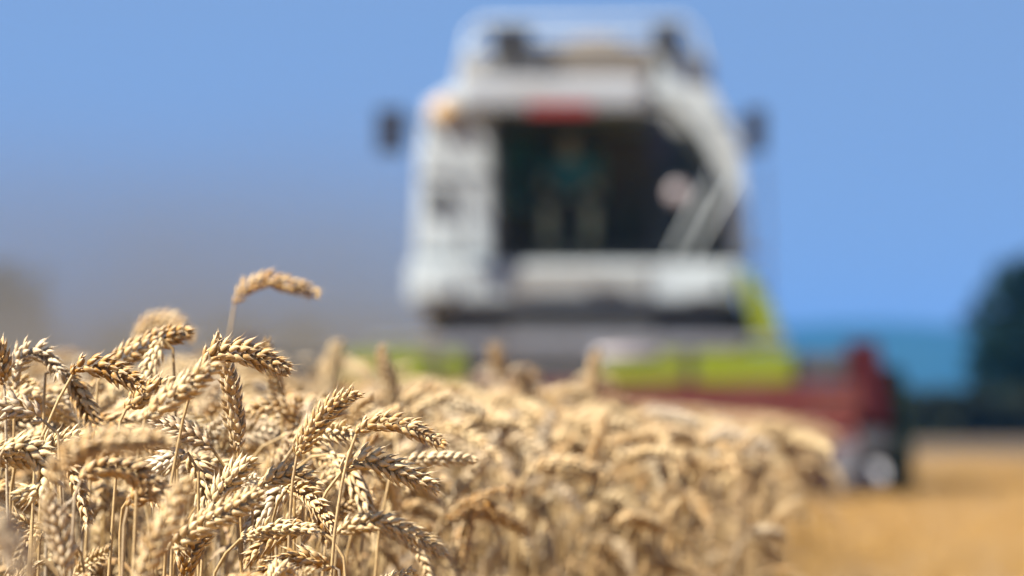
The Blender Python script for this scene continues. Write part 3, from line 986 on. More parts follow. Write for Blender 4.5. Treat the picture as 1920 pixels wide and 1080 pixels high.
def ear_arrays(pts, roll, r, fat=1.0, rough=1.0):
    """spikelets set alternately along the curved axis pts"""
    ax, L = spline(pts, 64)
    nsp = max(10, int(round(L / (0.0041 + 0.0009 * r.random()))))
    rough = rough * (0.8 + 1.0 * r.random())
    V, F, A = [], [], []
    off = 0
    splay = 0.8 + 0.5 * r.random()
    yref = np.array([0.0, -1.0, 0.0])
    T0 = unit(ax[1] - ax[0])
    Fv = yref - T0 * yref.dot(T0)
    if np.linalg.norm(Fv) < 0.15: Fv = np.array([1.0, 0, 0]) - T0 * T0[0]
    Fv = unit(Fv)
    prev = 0

    def put(P, d, nrm, ln, hw, th, awn, tone):
        nonlocal off
        tv_, tf_, tt_ = TEMPL[awn]
        d = unit(d)
        nrm = unit(nrm - d * nrm.dot(d))
        xv = np.cross(nrm, d)
        pts_ = P + tv_[:, :1] * xv * hw + tv_[:, 1:2] * nrm * th + tv_[:, 2:3] * d * ln
        V.append(pts_); F.append(tf_ + off); off += len(tv_)
        A.append(np.stack([np.full(len(tt_), tone), tt_, np.zeros(len(tt_)), np.ones(len(tt_))], 1))

    for i in range(nsp + 1):
        u = i / nsp
        k = min(62, int(u * 62))
        P = ax[k]
        T = unit(ax[k + 1] - ax[max(k - 1, 0)])
        Fv = unit(Fv - T * Fv.dot(T))
        ro = roll + 0.35 * (u - 0.5) + r.normal() * 0.09
        Sv = np.cross(T, Fv)
        f = Fv * math.cos(ro) + Sv * math.sin(ro)
        s = np.cross(T, f) * (1 if i % 2 else -1)
        if i == nsp: s, f = f, s
        env = fat * min(1.0, 0.62 + 2.2 * u) * (1.0 - 0.32 * max(0, (u - 0.55) / 0.45) ** 1.3) * (0.92 + 0.16 * r.random())
        mm = 0.001 * env
        top = u > 0.72
        tone = r.random()
        j = lambda q=0.07: r.normal(size=3) * q * rough
        aw = 0.85 if (top and r.random() < 0.45) else (0.42 if r.random() < 0.5 else 0.22)
        for sg in (-1, 1):
            put(P + s * 1.2 * mm + f * sg * 2.5 * mm, T * 0.86 + s * 0.30 * splay + f * sg * 0.34 * splay + j(), s * 0.55 + f * sg * 0.85, (9.4 + r.random()) * mm, 2.85 * mm, 2.4 * mm, 0.08 if r.random() < 0.5 else 0.22, np.clip(tone + r.normal() * 0.18, 0, 1))
            put(P + s * 2.3 * mm + f * sg * 1.5 * mm + T * 2.4 * mm, T * 0.86 + s * (0.54 + 0.14 * r.random()) * splay + f * sg * 0.24 + j(), s * 0.9 + f * sg * 0.5, (11.2 + 2.0 * r.random()) * mm, 2.65 * mm, 2.3 * mm, aw if r.random() < 0.75 else 0.22, np.clip(tone + r.normal() * 0.2, 0, 1))
        put(P + s * 2.4 * mm + T * 4.2 * mm, T * 0.9 + s * 0.42 + j(0.1), s * 1.0 + f * 0.1, 9.6 * mm, 2.1 * mm, 2.2 * mm, 0.22, np.clip(tone + r.normal() * 0.2, 0, 1))
    # rachis
    return np.concatenate(V), np.concatenate(F), np.concatenate(A), ax


def tube_arrays(pts, rads, seg=7, t0=0.0, tone=0.5):
    n = len(pts)
    ref = np.array([0.2, 0.9, 0.1])
    V = []
    for i in range(n):
        T = unit(pts[min(i + 1, n - 1)] - pts[max(i - 1, 0)])
        ref = ref - T * ref.dot(T)
        if np.linalg.norm(ref) < 0.1: ref = np.array([1.0, 0.1, 0]) - T * T[0]
        ref = unit(ref)
        w = np.cross(T, ref)
        for k in range(seg):
            a = 2 * math.pi * k / seg
            V.append(pts[i] + (ref * math.cos(a) + w * math.sin(a)) * rads[i])
    F = [(i * seg + k, i * seg + (k + 1) % seg, (i + 1) * seg + (k + 1) % seg, (i + 1) * seg + k) for i in range(n - 1) for k in range(seg)]
    V = np.array(V)
    A = np.tile(np.array([tone, t0, 0, 1.0]), (len(V), 1))
    return V, np.array(F), A


def stem_arrays(pts, r, n=34):
    ax, L = spline(pts, n)
    rads = np.interp(np.linspace(0, 1, n), [0, 0.55, 0.9, 1], [0.0021, 0.0019, 0.00155, 0.0014])
    for q in (0.22, 0.55):       # nodes
        k = int(q * n); rads[k] *= 1.45
    V, F, A = tube_arrays(ax, rads, 7, 0.3, r.random())
    A[:, 1] = np.interp(V[:, 2], [0.0, 0.30, 0.56], [1.1, 0.95, 0.35])     # lower straw dull, darkened further for the shade between stems
    return V, F, A


def leaf_arrays(base, az, ln, wd, droop, r):
    n = 14
    V, A = [], []
    p = np.array(base, float)
    el = 1.15
    tw = r.random() * 2
    for i in range(n):
        u = i / (n - 1)
        d = np.array([math.cos(az) * math.cos(el), math.sin(az) * math.cos(el), math.sin(el)])
        side = np.array([-math.sin(az), math.cos(az), 0])
        up = np.cross(d, side)
        t = tw + 2.6 * u
        sv = side * math.cos(t) + up * math.sin(t)
        nv_ = -side * math.sin(t) + up * math.cos(t)
        w = wd * (0.35 + 0.65 * math.sin(math.pi * min(1, 0.15 + u * 0.5))) * (1 - u ** 3) + 0.0002
        V += [p - sv * w, p + nv_ * w * 0.45, p + sv * w]
        tone = 0.3 + 0.4 * r.random() * 0.3
        A += [[tone, u * 0.9, 0, 1]] * 3
        p = p + d * ln / (n - 1)
        el -= droop / (n - 1)
        az += r.normal() * 0.08
    F = []
    for i in range(n - 1):
        for k in range(2):
            F.append((3 * i + k, 3 * i + k + 1, 3 * i + 4 + k, 3 * i + 3 + k))
    return np.array(V), np.array(F), np.array(A)


def mesh_from(name, parts, mats):
    """parts: list of (V, F, A, material index)"""
    V = np.concatenate([p[0] for p in parts])
    A = np.concatenate([p[2] for p in parts])
    F, mi, off = [], [], 0
    for p in parts:
        F.append(p[1] + off); off += len(p[0]); mi += [p[3]] * len(p[1])
    F = np.concatenate(F)
    me = bpy.data.meshes.new(name)
    me.from_pydata(V.tolist(), [], F.tolist())
    for m in mats: me.materials.append(m)
    me.polygons.foreach_set('material_index', mi)
    me.polygons.foreach_set('use_smooth', [True] * len(me.polygons))
    at_ = me.attributes.new('tone', 'FLOAT_COLOR', 'POINT')
    at_.data.foreach_set('color', A.astype(np.float32).ravel())
    me.update()
    return me


def add_obj(name, me, parent):
    o = bpy.data.objects.new(name, me)
    COL.objects.link(o)
    o.parent = parent
    return o


# ---- the ears that can be told apart in the photo: (label, distance, ear pixels base>tip, stem pixels from the ear down, roll, fatness)
HEROES = [
    ("tall pale wheat ear arching right, standing alone high above all the others", 6.6, [(440, 570), (462, 541), (500, 526), (545, 534), (591, 549)], [(433, 610), (425, 660), (418, 760)], 0.0, 1.05),
    ("sharp wheat ear arching right just below the tall lone ear", 5.30, [(374, 690), (405, 665), (452, 661), (495, 674), (531, 692)], [(362, 722), (347, 770), (331, 850), (318, 930), (312, 1010)], 0.1, 1.12),
    ("sharp upright wheat ear standing vertically under the arching sharp ear", 5.36, [(446, 846), (442, 800), (434, 750), (428, 708), (414, 655), (405, 637)], [(447, 870), (449, 910), (452, 980)], 1.0, 1.0),
    ("sharp straight wheat ear leaning right with long awns at its tip", 5.30, [(557, 854), (580, 815), (609, 777), (640, 750), (666, 737)], [(549, 900), (544, 970), (541, 1060)], 0.75, 1.05),
    ("upper of two sharp wheat ears nodding right over bare stems", 5.24, [(668, 814), (692, 797), (732, 793), (778, 806), (826, 829)], [(655, 850), (646, 882), (633, 960), (622, 1070)], 0.0, 0.92),
    ("lower of two sharp wheat ears nodding right, half in shadow", 5.32, [(641, 884), (660, 868), (692, 862), (742, 880), (814, 911)], [(611, 924), (591, 968), (573, 1030), (561, 1080)], 0.45, 1.12),
    ("slightly blurred horizontal wheat ear pointing right behind the two nodding ones", 5.72, [(752, 868), (785, 862), (830, 861), (884, 861)], [(735, 885), (722, 940), (708, 1030)], 0.0, 0.85),
    ("long drooping wheat ear at the bottom under the two nodding sharp ears", 5.62, [(632, 1002), (662, 985), (712, 978), (762, 994), (828, 1034)], [(617, 1020), (606, 1070)], 0.0, 1.05),
    ("sharp wheat ear bowing right on a bent stem at the left", 5.30, [(136, 703), (152, 688), (188, 686), (225, 701), (263, 723)], [(112, 745), (92, 790), (76, 835), (66, 900)], 0.1, 1.05),
    ("sharp wheat ear hanging left from a stem that leans right below", 5.35, [(397, 840), (372, 823), (336, 808), (296, 796)], [(411, 858), (428, 887), (442, 935)], 0.1, 1.05),
    ("curled brown wheat ear like a hook near the left edge", 5.55, [(27, 738), (24, 697), (48, 662), (85, 664), (113, 696)], [(27, 770), (26, 830)], 0.2, 1.05),
    ("golden wheat ear hanging straight down beside the hooked brown one", 5.55, [(112, 692), (140, 722), (160, 762), (180, 806)], [(102, 676), (86, 700), (82, 780)], 0.2, 1.1),
    ("wheat ear cut by the left edge with its stem curving over to the right", 5.22, [(80, 788), (55, 771), (22, 764), (-24, 776)], [(96, 800), (108, 818), (112, 880)], 0.3, 1.1),
    ("pale blurred wheat ear hanging down below the bowed left ear", 5.75, [(108, 742), (118, 770), (130, 806), (142, 836)], [(100, 728), (92, 750), (90, 830)], 0.3, 1.05),
    ("blurred wheat ear rising to the right between the bowed ear and the lone tall one", 5.72, [(196, 694), (245, 662), (300, 636), (350, 621)], [(186, 720), (178, 790)], 0.1, 1.12),
    ("golden wheat ear hanging down from the rising blurred ear", 5.68, [(302, 634), (292, 662), (282, 690), (272, 722)], [(312, 622), (324, 650), (328, 740)], 0.5, 1.0),
    ("very soft blurred arched ear just above the rising blurred ear", 7.2, [(252, 640), (278, 611), (318, 602), (358, 628)], [(249, 680), (246, 760)], 0.0, 1.2),
    ("grey white wheat ear with bristly tip seen nearly end on at the left", 5.40, [(236, 768), (258, 748), (284, 732), (314, 716)], [(228, 790), (220, 860)], 0.8, 1.2),
    ("blurred pale wheat ear slanting up right in front of the upright sharp ear", 4.92, [(272, 786), (312, 752), (354, 720), (398, 688)], [(262, 830), (256, 930)], 0.3, 1.1),
    ("strongly blurred pale wheat ear arching across the left foreground", 4.25, [(98, 905), (118, 868), (166, 838), (230, 826), (312, 824)], [(82, 950), (66, 1030), (60, 1090)], 0.2, 1.05),
    ("golden wheat ear curled toward the camera at the left edge", 5.12, [(8, 842), (45, 838), (78, 868), (82, 912), (42, 930)], [(0, 870), (-6, 930)], 0.8, 1.2),
    ("bristly grey white wheat ear crossed by the long bare stem", 5.36, [(352, 848), (330, 856), (306, 868), (284, 884)], [(364, 850), (372, 880), (372, 950)], 0.2, 1.05),
    ("brown wheat ear hanging down right of the bristly grey one", 5.40, [(352, 850), (374, 888), (390, 930), (400, 966)], [(342, 838), (330, 850), (326, 930)], 0.4, 1.1),
    ("sharp pale wheat ear pointing up right below the upright one", 5.28, [(394, 958), (412, 922), (437, 892), (462, 868)], [(386, 980), (380, 1040)], 0.6, 1.1),
    ("golden yellow blurred wheat ear slanting up right near the bottom", 4.98, [(318, 1030), (368, 990), (428, 957), (482, 928)], [(296, 1050), (284, 1100)], 0.1, 1.15),
    ("sharp wheat ear rising from the bottom edge below the golden yellow one", 5.26, [(346, 1092), (352, 1058), (364, 1028), (388, 1000)], [(342, 1120), (338, 1180)], 0.1, 1.05),
    ("dark shaded wheat ear hanging left under the straight leaning ear", 5.42, [(548, 900), (522, 930), (494, 962), (470, 1004)], [(560, 886), (570, 910), (568, 990)], 0.4, 1.15),
    ("short knobbly wheat ear crossing behind the stem of the leaning ear", 5.38, [(486, 914), (515, 896), (555, 890), (588, 902)], [(476, 930), (472, 1000)], 0.3, 1.1),
    ("rough wheat ear lying along the bottom edge right of the centre stems", 5.22, [(622, 1062), (584, 1050), (540, 1056), (496, 1080)], [(634, 1080), (640, 1130)], 0.5, 1.15),
    ("blurred wheat ear hanging left behind the straight leaning ear", 5.95, [(566, 802), (542, 772), (504, 762), (462, 776)], [(570, 840), (572, 920)], 0.1, 1.05),
    ("pale blurred upright wheat ear tip behind the arching sharp ear", 6.05, [(526, 758), (514, 708), (498, 646)], [(530, 800), (534, 900)], 0.6, 0.95),
    ("pale blurred upright wheat ear in front of the green header beam", 7.4, [(742, 770), (730, 716), (714, 656)], [(746, 820), (748, 920)], 0.6, 1.1),
    ("very blurred pale upright ear at the left end of the green beam", 9.2, [(616, 744), (622, 700), (632, 652)], [(614, 800), (612, 900)], 0.4, 1.5),
    ("brown wheat ear hanging down left of the leaning stems at the bottom", 5.50, [(574, 888), (586, 926), (600, 968), (612, 1006)], [(564, 874), (553, 890), (552, 980)], 0.5, 1.1),
    ("blurred wheat ear curled in a loop right of the bottom centre", 6.55, [(928, 980), (912, 950), (884, 958), (868, 1004), (862, 1064)], [(936, 1010), (940, 1090)], 0.3, 1.1),
    ("blurred pale wheat ear lying level in the middle of the right hand mass", 7.0, [(990, 886), (1030, 872), (1076, 872), (1122, 886)], [(974, 910), (966, 990)], 0.1, 1.1),
    ("blurred straight wheat ear leaning right beyond the horizontal one", 7.4, [(898, 880), (918, 846), (942, 810), (962, 782)], [(890, 920), (884, 1000)], 0.4, 1.15),
    ("blurred wheat stalk standing tall and straight in front of the header", 9.4, [(1110, 752), (1112, 718), (1114, 690), (1118, 664)], [(1110, 800), (1110, 900), (1112, 1000)], 0.4, 1.15),
    ("small bright blurred wheat ear lying flat left of the tall straight stalk", 9.0, [(1030, 744), (1054, 734), (1082, 736), (1102, 746)], [(1022, 770), (1020, 860)], 0.1, 1.1),
    ("soft blurred upright ears nearest the brown gap below the cab", 11.0, [(948, 722), (938, 690), (926, 652)], [(952, 770), (954, 860)], 0.2, 1.5),
    ("pinkish beige blurred wheat ear rising from the bottom left foreground", 4.45, [(258, 1096), (288, 1026), (318, 964), (348, 908)], [(246, 1140), (240, 1200)], 0.3, 1.05),
    ("blurred wheat ear standing upright at the bottom left corner", 4.70, [(122, 1082), (118, 1030), (104, 980), (90, 938)], [(124, 1120), (126, 1180)], 0.3, 1.05),
    ("blurred wheat ear bending right below the big foreground arch", 4.86, [(152, 900), (186, 876), (236, 880), (296, 918)], [(142, 930), (136, 1010)], 0.3, 1.1),
    ("blurred small wheat ear bowing right under the foreground arch", 4.95, [(240, 950), (268, 926), (300, 926), (328, 948)], [(234, 980), (230, 1060)], 0.3, 1.1),
    ("short sharp pale ear peeking out above the foreground arch", 5.30, [(72, 852), (96, 836), (122, 826), (150, 818)], [(66, 880), (62, 950)], 0.6, 1.0),
    ("dark wheat ear at the left edge above the hooked brown one", 5.45, [(8, 720), (4, 690), (-4, 662), (-18, 640)], [(10, 760), (12, 840)], 0.3, 1.1),
    ("dark shaded blurred wheat ear in the extreme bottom left corner", 3.75, [(52, 1100), (34, 1050), (12, 1005), (-14, 965)], [(60, 1130), (64, 1200)], 0.3, 1.05),
]
GH = 'wheat plants standing in the foreground'
occupied = []
for hi, (label, d, ear_px, stem_px, roll, fat) in enumerate(HEROES):
    r = np.random.default_rng(1000 + hi)
    ear = [np.array(at(x, y, d)) for x, y in ear_px]
    # a little depth along the ear, so that it does not lie in one plane
    dz = r.normal() * 0.010
    for i, p in enumerate(ear): p[1] += dz * (i / (len(ear) - 1))
    stem = [np.array(at(x, y, d)) for x, y in stem_px]
    low = stem[-1]
    prev = stem[-2] if len(stem) > 1 else ear[0]
    lean = (low[0] - prev[0]) / max(0.02, abs(prev[2] - low[2]))
    lean = max(-0.10, min(0.10, lean))
    base = np.array([low[0] + lean * low[2] * 0.6, low[1] + 0.03, 0.0])
    mid = np.array([low[0] + lean * low[2] * 0.35, low[1] + 0.015, low[2] * 0.5])
    spts = [base, mid] + stem[::-1] + [ear[0]]
    root = empty('wheat_plant', tuple(base))
    tag(root, label, 'wheat plant', GH)
    o3 = np.array([base[0], base[1], 0.0])
    V, F, A, _ = ear_arrays(ear, roll, r, fat * 1.13)
    add_obj('ear', mesh_from('ear', [(V - o3, F, A, 0)], [M_EAR]), root)
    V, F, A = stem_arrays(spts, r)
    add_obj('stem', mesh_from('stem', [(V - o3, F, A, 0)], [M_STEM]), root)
    if hi % 2 == 0:
        V, F, A = leaf_arrays((mid - o3) * np.array([1, 1, 0.9]), r.random() * 6.28, 0.16, 0.004, 3.0, r)
        add_obj('leaf', mesh_from('leaf', [(V, F, A, 0)], [M_LEAF]), root)

# ---- prototypes for the rest of the crop
PROTO = []
FORMS = [('upright', 0.35), ('leaning', 0.8), ('bowed', 1.35), ('bowed', 1.6), ('nodding', 1.95), ('nodding', 2.2), ('hooked', 2.6), ('hooked', 2.85), ('bowed', 1.2), ('nodding', 1.8), ('leaning', 0.6), ('hooked', 2.4)]
for k, (form, bend) in enumerate(FORMS):
    r = np.random.default_rng(300 + k)
    # integrate the direction from vertical to the final bend; the ear is the last 85 mm
    Ls, Le = 0.72 + 0.03 * r.normal(), 0.078 + 0.012 * r.random()
    n = 60
    p = np.array([0.0, 0.0, 0.0]); pts = [p.copy()]; ang = 0.03 * r.normal()
    wob = r.normal() * 0.05
    for i in range(n):
        u = i / n
        tot = Ls + Le
        pos = u * tot
        a = ang + bend * (1 / (1 + math.exp(-(pos - (Ls - 0.012)) / 0.022))) * (0.85 + 0.15 * u)
        p = p + np.array([math.sin(a), wob * math.sin(u * 3), math.cos(a)]) * tot / n
        pts.append(p.copy())
    pts = np.array(pts)
    ke = int(round(Ls / (Ls + Le) * n))
    top = pts[:, 2].max()
    V, F, A, _ = ear_arrays([pts[ke], pts[ke + 2], pts[(ke + n) // 2 + 1], pts[-1]], r.random() * 1.2, r, 0.95 + 0.22 * r.random(), 1.3)
    ear_p = (V, F, A)
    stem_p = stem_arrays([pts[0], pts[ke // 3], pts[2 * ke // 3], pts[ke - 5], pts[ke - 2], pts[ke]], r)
    b1 = pts[int(ke * 0.62)]
    lf3 = leaf_arrays(pts[int(ke * (0.7 + 0.15 * r.random()))], r.random() * 6.28, 0.08 + 0.08 * r.random(), 0.003, 3.6, r)
    lf = [leaf_arrays(b1, r.random() * 6.28, 0.13 + 0.08 * r.random(), 0.0035 + 0.002 * r.random(), 2.6 + r.random(), r),
          leaf_arrays(pts[int(ke * 0.38)], r.random() * 6.28, 0.18, 0.005, 3.0, r)]
    lf.append(lf3)
    nl = len(lf3[0])
    lfa = (np.concatenate([q[0] for q in lf]), np.concatenate([q[1] + nl * i for i, q in enumerate(lf)]), np.concatenate([q[2] for q in lf]))
    PROTO.append(dict(form=form, top=top,
                      ear=mesh_from('ear', [(*ear_p, 0)], [M_EAR]), stem=mesh_from('stem', [(*stem_p, 0)], [M_STEM]), leaf=[mesh_from('leaf', [(*q, 0)], [M_LEAF]) for q in lf],
                      all=mesh_from('wheat_stalk', [(*ear_p, 0), (*stem_p, 1), (*lfa, 2)], [M_EAR, M_STEM, M_LEAF])))

# ---- scatter
def env_top(px, d):
    """highest photo row the crop may reach at column px, by distance (keeps the skyline of the ears)"""
    near = np.interp(px, [-200, 0, 300, 450, 620, 760, 900, 1100, 1500], [760, 760, 770, 790, 850, 940, 960, 1010, 1100])
    mid = np.interp(px, [-200, 0, 300, 500, 700, 900, 1100, 1400, 1600], [700, 700, 705, 728, 738, 755, 790, 855, 920])
    far = np.interp(px, [-200, 400, 700, 900, 1100, 1300, 1450, 1560], [696, 696, 704, 720, 750, 775, 805, 815])
    vfar = np.interp(px, [-200, 400, 900, 1200, 1450, 1600], [708, 708, 732, 764, 786, 795])
    return float(np.interp(d, [5.2, 6.2, 10.5, 22.0], [near, mid, far, vfar]))


cand = []
rs = np.random.default_rng(77)
for d0, d1, dens in ((4.3, 5.1, 70), (5.1, 5.75, 90), (5.75, 6.4, 330), (6.4, 9.0, 460), (9.0, 14.0, 210), (14.0, 24.0, 130), (24.0, 36.0, 85), (36.0, 49.0, 60)):
    xl_ = -0.095 * d1 - 0.6
    xr_ = field_edge(d1) + 0.2
    n = int(dens * (xr_ - xl_) * (d1 - d0))
    X = xl_ + (xr_ - xl_) * rs.random(n)
    D = d0 + (d1 - d0) * rs.random(n)
    for x, d in zip(X, D):
        if x > field_edge(d) + rs.normal() * 0.03: continue
        if x < -0.095 * d - 0.6: continue
        if d > 48.6 and x > -2.6 - 0 and x < 3.4: continue
        px = 960 + x / d * FPX
        k = rs.integers(0, len(PROTO))
        top = 0.815 + 0.055 * rs.normal()
        short = rs.random() < 0.45
        top = max(0.62, min(0.90, top))
        lim = CAM_Z + (HORIZON - env_top(px, d)) / FPX * d
        if d < 5.2: lim = min(lim, CAM_Z + (HORIZON - 985 - 40 * rs.random()) / FPX * d)
        if top > lim:
            top = lim - 0.05 * abs(rs.normal()) * (1.0 if d < 9 else 0.6)
        if short: top -= rs.random() * 0.17
        if 9.0 < d < 16 and (px < 600 or 870 < px < 1110) and rs.random() < 0.04: top = lim + 0.01 + 0.03 * rs.random()
        sc = top / PROTO[k]['top']
        # the wind has laid most of the ears to the viewer's right
        rz = rs.normal() * 0.75 if rs.random() < 0.72 else rs.random() * 2 * math.pi
        cand.append((d, x, px, k, sc, rz, rs.normal() * 0.10, rs.normal() * 0.10, top))
cand.sort(key=lambda c: c[0])

N_IND = 300 - len(HEROES)
ind, rest = [], []
for c in cand:
    d, x, px, k, sc, rz, tx, ty, top = c
    ytop = HORIZON - (top - CAM_Z) / d * FPX
    if len(ind) < N_IND and -30 < px < 1700 and ytop < 1060 and d > 5.0 and (len(ind) % 2 == 0 or px > 380 or d > 5.6):
        ind.append(c)
    else:
        rest.append(c)

WORDS = {'upright': 'upright', 'leaning': 'gently leaning', 'bowed': 'bowed', 'nodding': 'nodding', 'hooked': 'hooked over'}
for (d, x, px, k, sc, rz, tx, ty, top) in ind:
    P = PROTO[k]
    root = empty('wheat_plant', (x, d, 0))
    root.rotation_euler = (tx, ty, rz)
    side = 'toward the right' if math.cos(rz) > 0.35 else ('toward the left' if math.cos(rz) < -0.35 else 'in depth')
    if px < 330: zone = 'left of the long bare stem'
    elif px < 640: zone = 'around the sharp upright ear'
    elif px < 960: zone = 'behind the two nodding sharp ears'
    else: zone = 'right of the sharp ears'
    lab = f"ripe wheat, ear {WORDS[P['form']]} {side}, {zone}"
    if P['form'] == 'upright': lab = f"ripe wheat with upright ear {zone}"
    tag(root, lab, 'wheat plant', 'wheat plants ' + zone)
    for nm in ('ear', 'stem'):
        o = add_obj(nm, P[nm], root)
    for q in P['leaf']: add_obj('leaf', q, root)
    root.scale = (max(sc, 0.9), max(sc, 0.9), sc) if sc > 0.9 else (sc, sc, sc)

# the rest of the crop, one object with instances
proto_col = bpy.data.collections.new('wheat_stalks')
for k, P in enumerate(PROTO):
    proto_col.objects.link(bpy.data.objects.new(f'wheat_stalk_{k:02d}', P['all']))

me = bpy.data.meshes.new('wheat_field')
me.from_pydata([(c[1], c[0], 0.0) for c in rest], [], [])
a1 = me.attributes.new('turn', 'FLOAT_VECTOR', 'POINT'); a1.data.foreach_set('vector', np.array([(c[6], c[7], c[5]) for c in rest], np.float32).ravel())
a2 = me.attributes.new('size', 'FLOAT', 'POINT'); a2.data.foreach_set('value', np.array([c[4] for c in rest], np.float32))
a3 = me.attributes.new('pick', 'INT', 'POINT'); a3.data.foreach_set('value', np.array([c[3] for c in rest], np.int32))


def instancer(name, me, coll):
    o = bpy.data.objects.new(name, me)
    COL.objects.link(o)
    ng = bpy.data.node_groups.new(name + '_nodes', 'GeometryNodeTree')
    ng.interface.new_socket('Geometry', in_out='INPUT', socket_type='NodeSocketGeometry')
    ng.interface.new_socket('Geometry', in_out='OUTPUT', socket_type='NodeSocketGeometry')
    N, Lk = ng.nodes, ng.links
    gi, go = N.new('NodeGroupInput'), N.new('NodeGroupOutput')
    ci = N.new('GeometryNodeCollectionInfo'); ci.inputs['Collection'].default_value = coll
    ci.inputs['Separate Children'].default_value = True
    ci.inputs['Reset Children'].default_value = True
    mp = N.new('GeometryNodeMeshToPoints')
    ip = N.new('GeometryNodeInstanceOnPoints')
    ip.inputs['Pick Instance'].default_value = True

    def named(nm, dt):
        q = N.new('GeometryNodeInputNamedAttribute'); q.data_type = dt; q.inputs['Name'].default_value = nm
        return q.outputs['Attribute']
    er = N.new('FunctionNodeEulerToRotation')
    Lk.new(named('turn', 'FLOAT_VECTOR'), er.inputs[0])
    Lk.new(gi.outputs[0], mp.inputs['Mesh'])
    Lk.new(mp.outputs[0], ip.inputs['Points'])
    Lk.new(ci.outputs[0], ip.inputs['Instance'])
    Lk.new(named('pick', 'INT'), ip.inputs['Instance Index'])
    Lk.new(er.outputs[0], ip.inputs['Rotation'])
    Lk.new(named('size', 'FLOAT'), ip.inputs['Scale'])
    Lk.new(ip.outputs[0], go.inputs[0])
    md = o.modifiers.new('instances', 'NODES'); md.node_group = ng
    return o


wf = instancer('wheat_field', me, proto_col)
tag(wf, 'standing ripe wheat crop receding toward the harvester', 'wheat crop', kind='stuff')

# ---- stubble: short cut straws in drilled rows on the harvested side
st_col = bpy.data.collections.new('stubble_tufts')
for k in range(4):
    r = np.random.default_rng(500 + k)
    parts = []
    for q in range(7):
        b0 = np.array([r.normal() * 0.025, r.normal() * 0.05, 0.0])
        tp = b0 + np.array([r.normal() * 0.03, r.normal() * 0.03, 0.07 + 0.06 * r.random()])
        V, F, A = tube_arrays(np.array([b0, (b0 + tp) / 2, tp]), [0.0022, 0.002, 0.002], 5, 0.3, r.random())
        parts.append((V, F, A, 0))
    for q in range(3):
        V, F, A = leaf_arrays((r.normal() * 0.05, r.normal() * 0.05, 0.01), r.random() * 6.28, 0.14, 0.005, 1.6, r)
        parts.append((V, F, A, 0))
    st_col.objects.link(bpy.data.objects.new(f'stubble_tuft_{k}', mesh_from('stubble_tuft', parts, [M_STUB])))
sp_, sr_, ss_, sk_ = [], [], [], []
rs2 = np.random.default_rng(91)
for d0, d1, row, step in ((10, 30, 0.16, 0.12), (30, 60, 0.25, 0.2), (60, 95, 0.5, 0.4)):
    for x in np.arange(-0.5, 0.11 * d1 + 1.0, row):
        for y in np.arange(d0, d1, step):
            xx = x + rs2.normal() * 0.02 + 0.05 * y * 0
            if xx < field_edge(y) + 0.12 or xx > 0.11 * y + 0.8: continue
            if y > 48 and xx < 3.4: continue
            sp_.append((xx, y + rs2.normal() * 0.04, 0.0)); sr_.append((rs2.normal() * 0.1, rs2.normal() * 0.1, rs2.random() * 6.28)); ss_.append(0.8 + 0.5 * rs2.random()); sk_.append(int(rs2.integers(0, 4)))
me = bpy.data.meshes.new('stubble')
me.from_pydata(sp_, [], [])
me.attributes.new('turn', 'FLOAT_VECTOR', 'POINT').data.foreach_set('vector', np.array(sr_, np.float32).ravel())
me.attributes.new('size', 'FLOAT', 'POINT').data.foreach_set('value', np.array(ss_, np.float32))
me.attributes.new('pick', 'INT', 'POINT').data.foreach_set('value', np.array(sk_, np.int32))
sto = instancer('stubble', me, st_col)
tag(sto, 'short cut straw stubble on the harvested strip right of the wheat', 'stubble', kind='stuff')
print('wheat', len(HEROES), len(ind), len(rest), 'stubble', len(sp_))


# ------------------------------------------------------------------ dust cloud and haze
def volume_object(name, x0, x1, y0, y1, z0, z1):
    b = MB()
    b.box(x0, x1, y0, y1, z0, z1)
    m = bpy.data.materials.new(name)
    m.use_nodes = True
    n, l = m.node_tree.nodes, m.node_tree.links
    n.remove(n['Principled BSDF'])
    pv = n.new('ShaderNodeVolumePrincipled')
    l.new(pv.outputs[0], n['Material Output'].inputs['Volume'])
    o = b.build(name, m)
    return o, m, pv


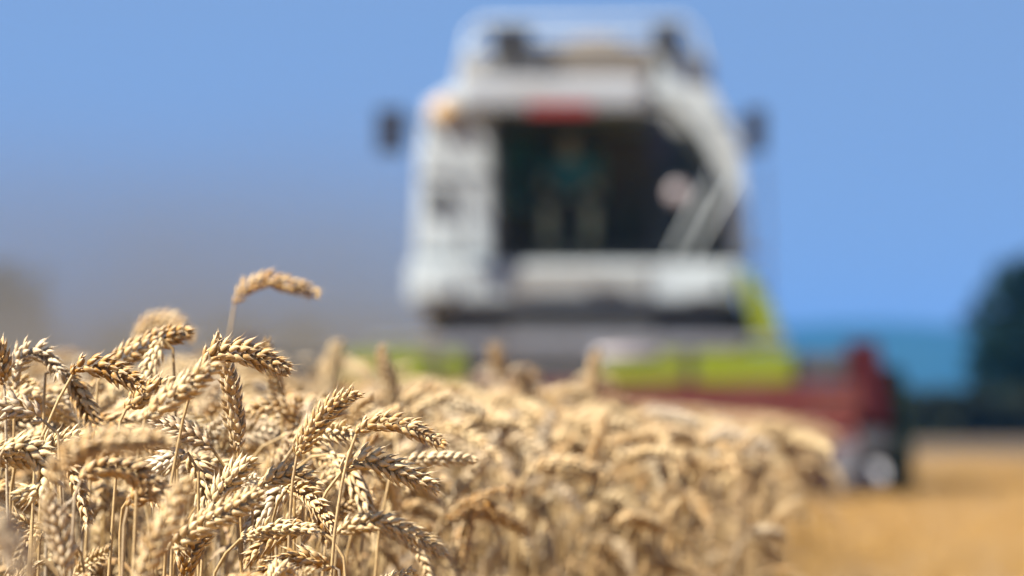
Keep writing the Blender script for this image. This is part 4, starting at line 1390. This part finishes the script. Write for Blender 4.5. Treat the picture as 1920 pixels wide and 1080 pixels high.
dust, m, pv = volume_object('dust_cloud', -12, 3.0, 47.5, 82, 0.02, 5.6)
tag(dust, 'grey brown dust drifting behind and left of the harvester', 'dust', kind='stuff')
n, l = m.node_tree.nodes, m.node_tree.links
pv.inputs['Color'].default_value = (0.32, 0.30, 0.265, 1)
pv.inputs['Anisotropy'].default_value = 0.5
tc = n.new('ShaderNodeTexCoord'); sx_ = n.new('ShaderNodeSeparateXYZ'); l.new(tc.outputs['Object'], sx_.inputs[0])


def smap(sock, a, b_, c=1.0, d_=0.0):
    q = n.new('ShaderNodeMapRange'); q.interpolation_type = 'SMOOTHSTEP'
    q.inputs['From Min'].default_value = a; q.inputs['From Max'].default_value = b_
    q.inputs['To Min'].default_value = c; q.inputs['To Max'].default_value = d_
    l.new(sock, q.inputs['Value'])
    return q.outputs[0]


def mul(a, b_):
    q = n.new('ShaderNodeMath'); q.operation = 'MULTIPLY'
    l.new(a, q.inputs[0])
    if isinstance(b_, float): q.inputs[1].default_value = b_
    else: l.new(b_, q.inputs[1])
    return q.outputs[0]


nz = n.new('ShaderNodeTexNoise'); nz.inputs['Scale'].default_value = 0.45; nz.inputs['Detail'].default_value = 2
l.new(tc.outputs['Object'], nz.inputs['Vector'])
lump = smap(nz.outputs['Fac'], 0.3, 0.7, 0.55, 1.45)
f1 = mul(smap(sx_.outputs[2], 0.6, 4.6), smap(sx_.outputs[0], -2.2, 2.6))
f1 = mul(f1, smap(sx_.outputs[0], -11.5, -5.5, 0.45, 1.0))
f1 = mul(f1, smap(sx_.outputs[1], 49, 57, 0.06, 1.0))
low = mul(smap(sx_.outputs[2], 0.9, 2.3), smap(sx_.outputs[0], -0.6, 2.9))
low = mul(low, smap(sx_.outputs[1], 49.0, 55, 0.10, 1.0))
f1 = mul(mul(f1, lump), 0.073)
sm_ = n.new('ShaderNodeMath'); sm_.operation = 'ADD'
l.new(f1, sm_.inputs[0]); l.new(mul(mul(low, lump), 0.075), sm_.inputs[1])
f1 = sm_.outputs[0]
l.new(f1, pv.inputs['Density'])

haze, m, pv = volume_object('haze', -5800, 5800, -390, 8800, -1.0, 58)
tag(haze, 'thin blue summer haze over the whole landscape', 'haze', kind='stuff')
pv.inputs['Color'].default_value = (0.045, 0.23, 0.66, 1)
pv.inputs['Density'].default_value = 0.00014
pv.inputs['Anisotropy'].default_value = 0.0
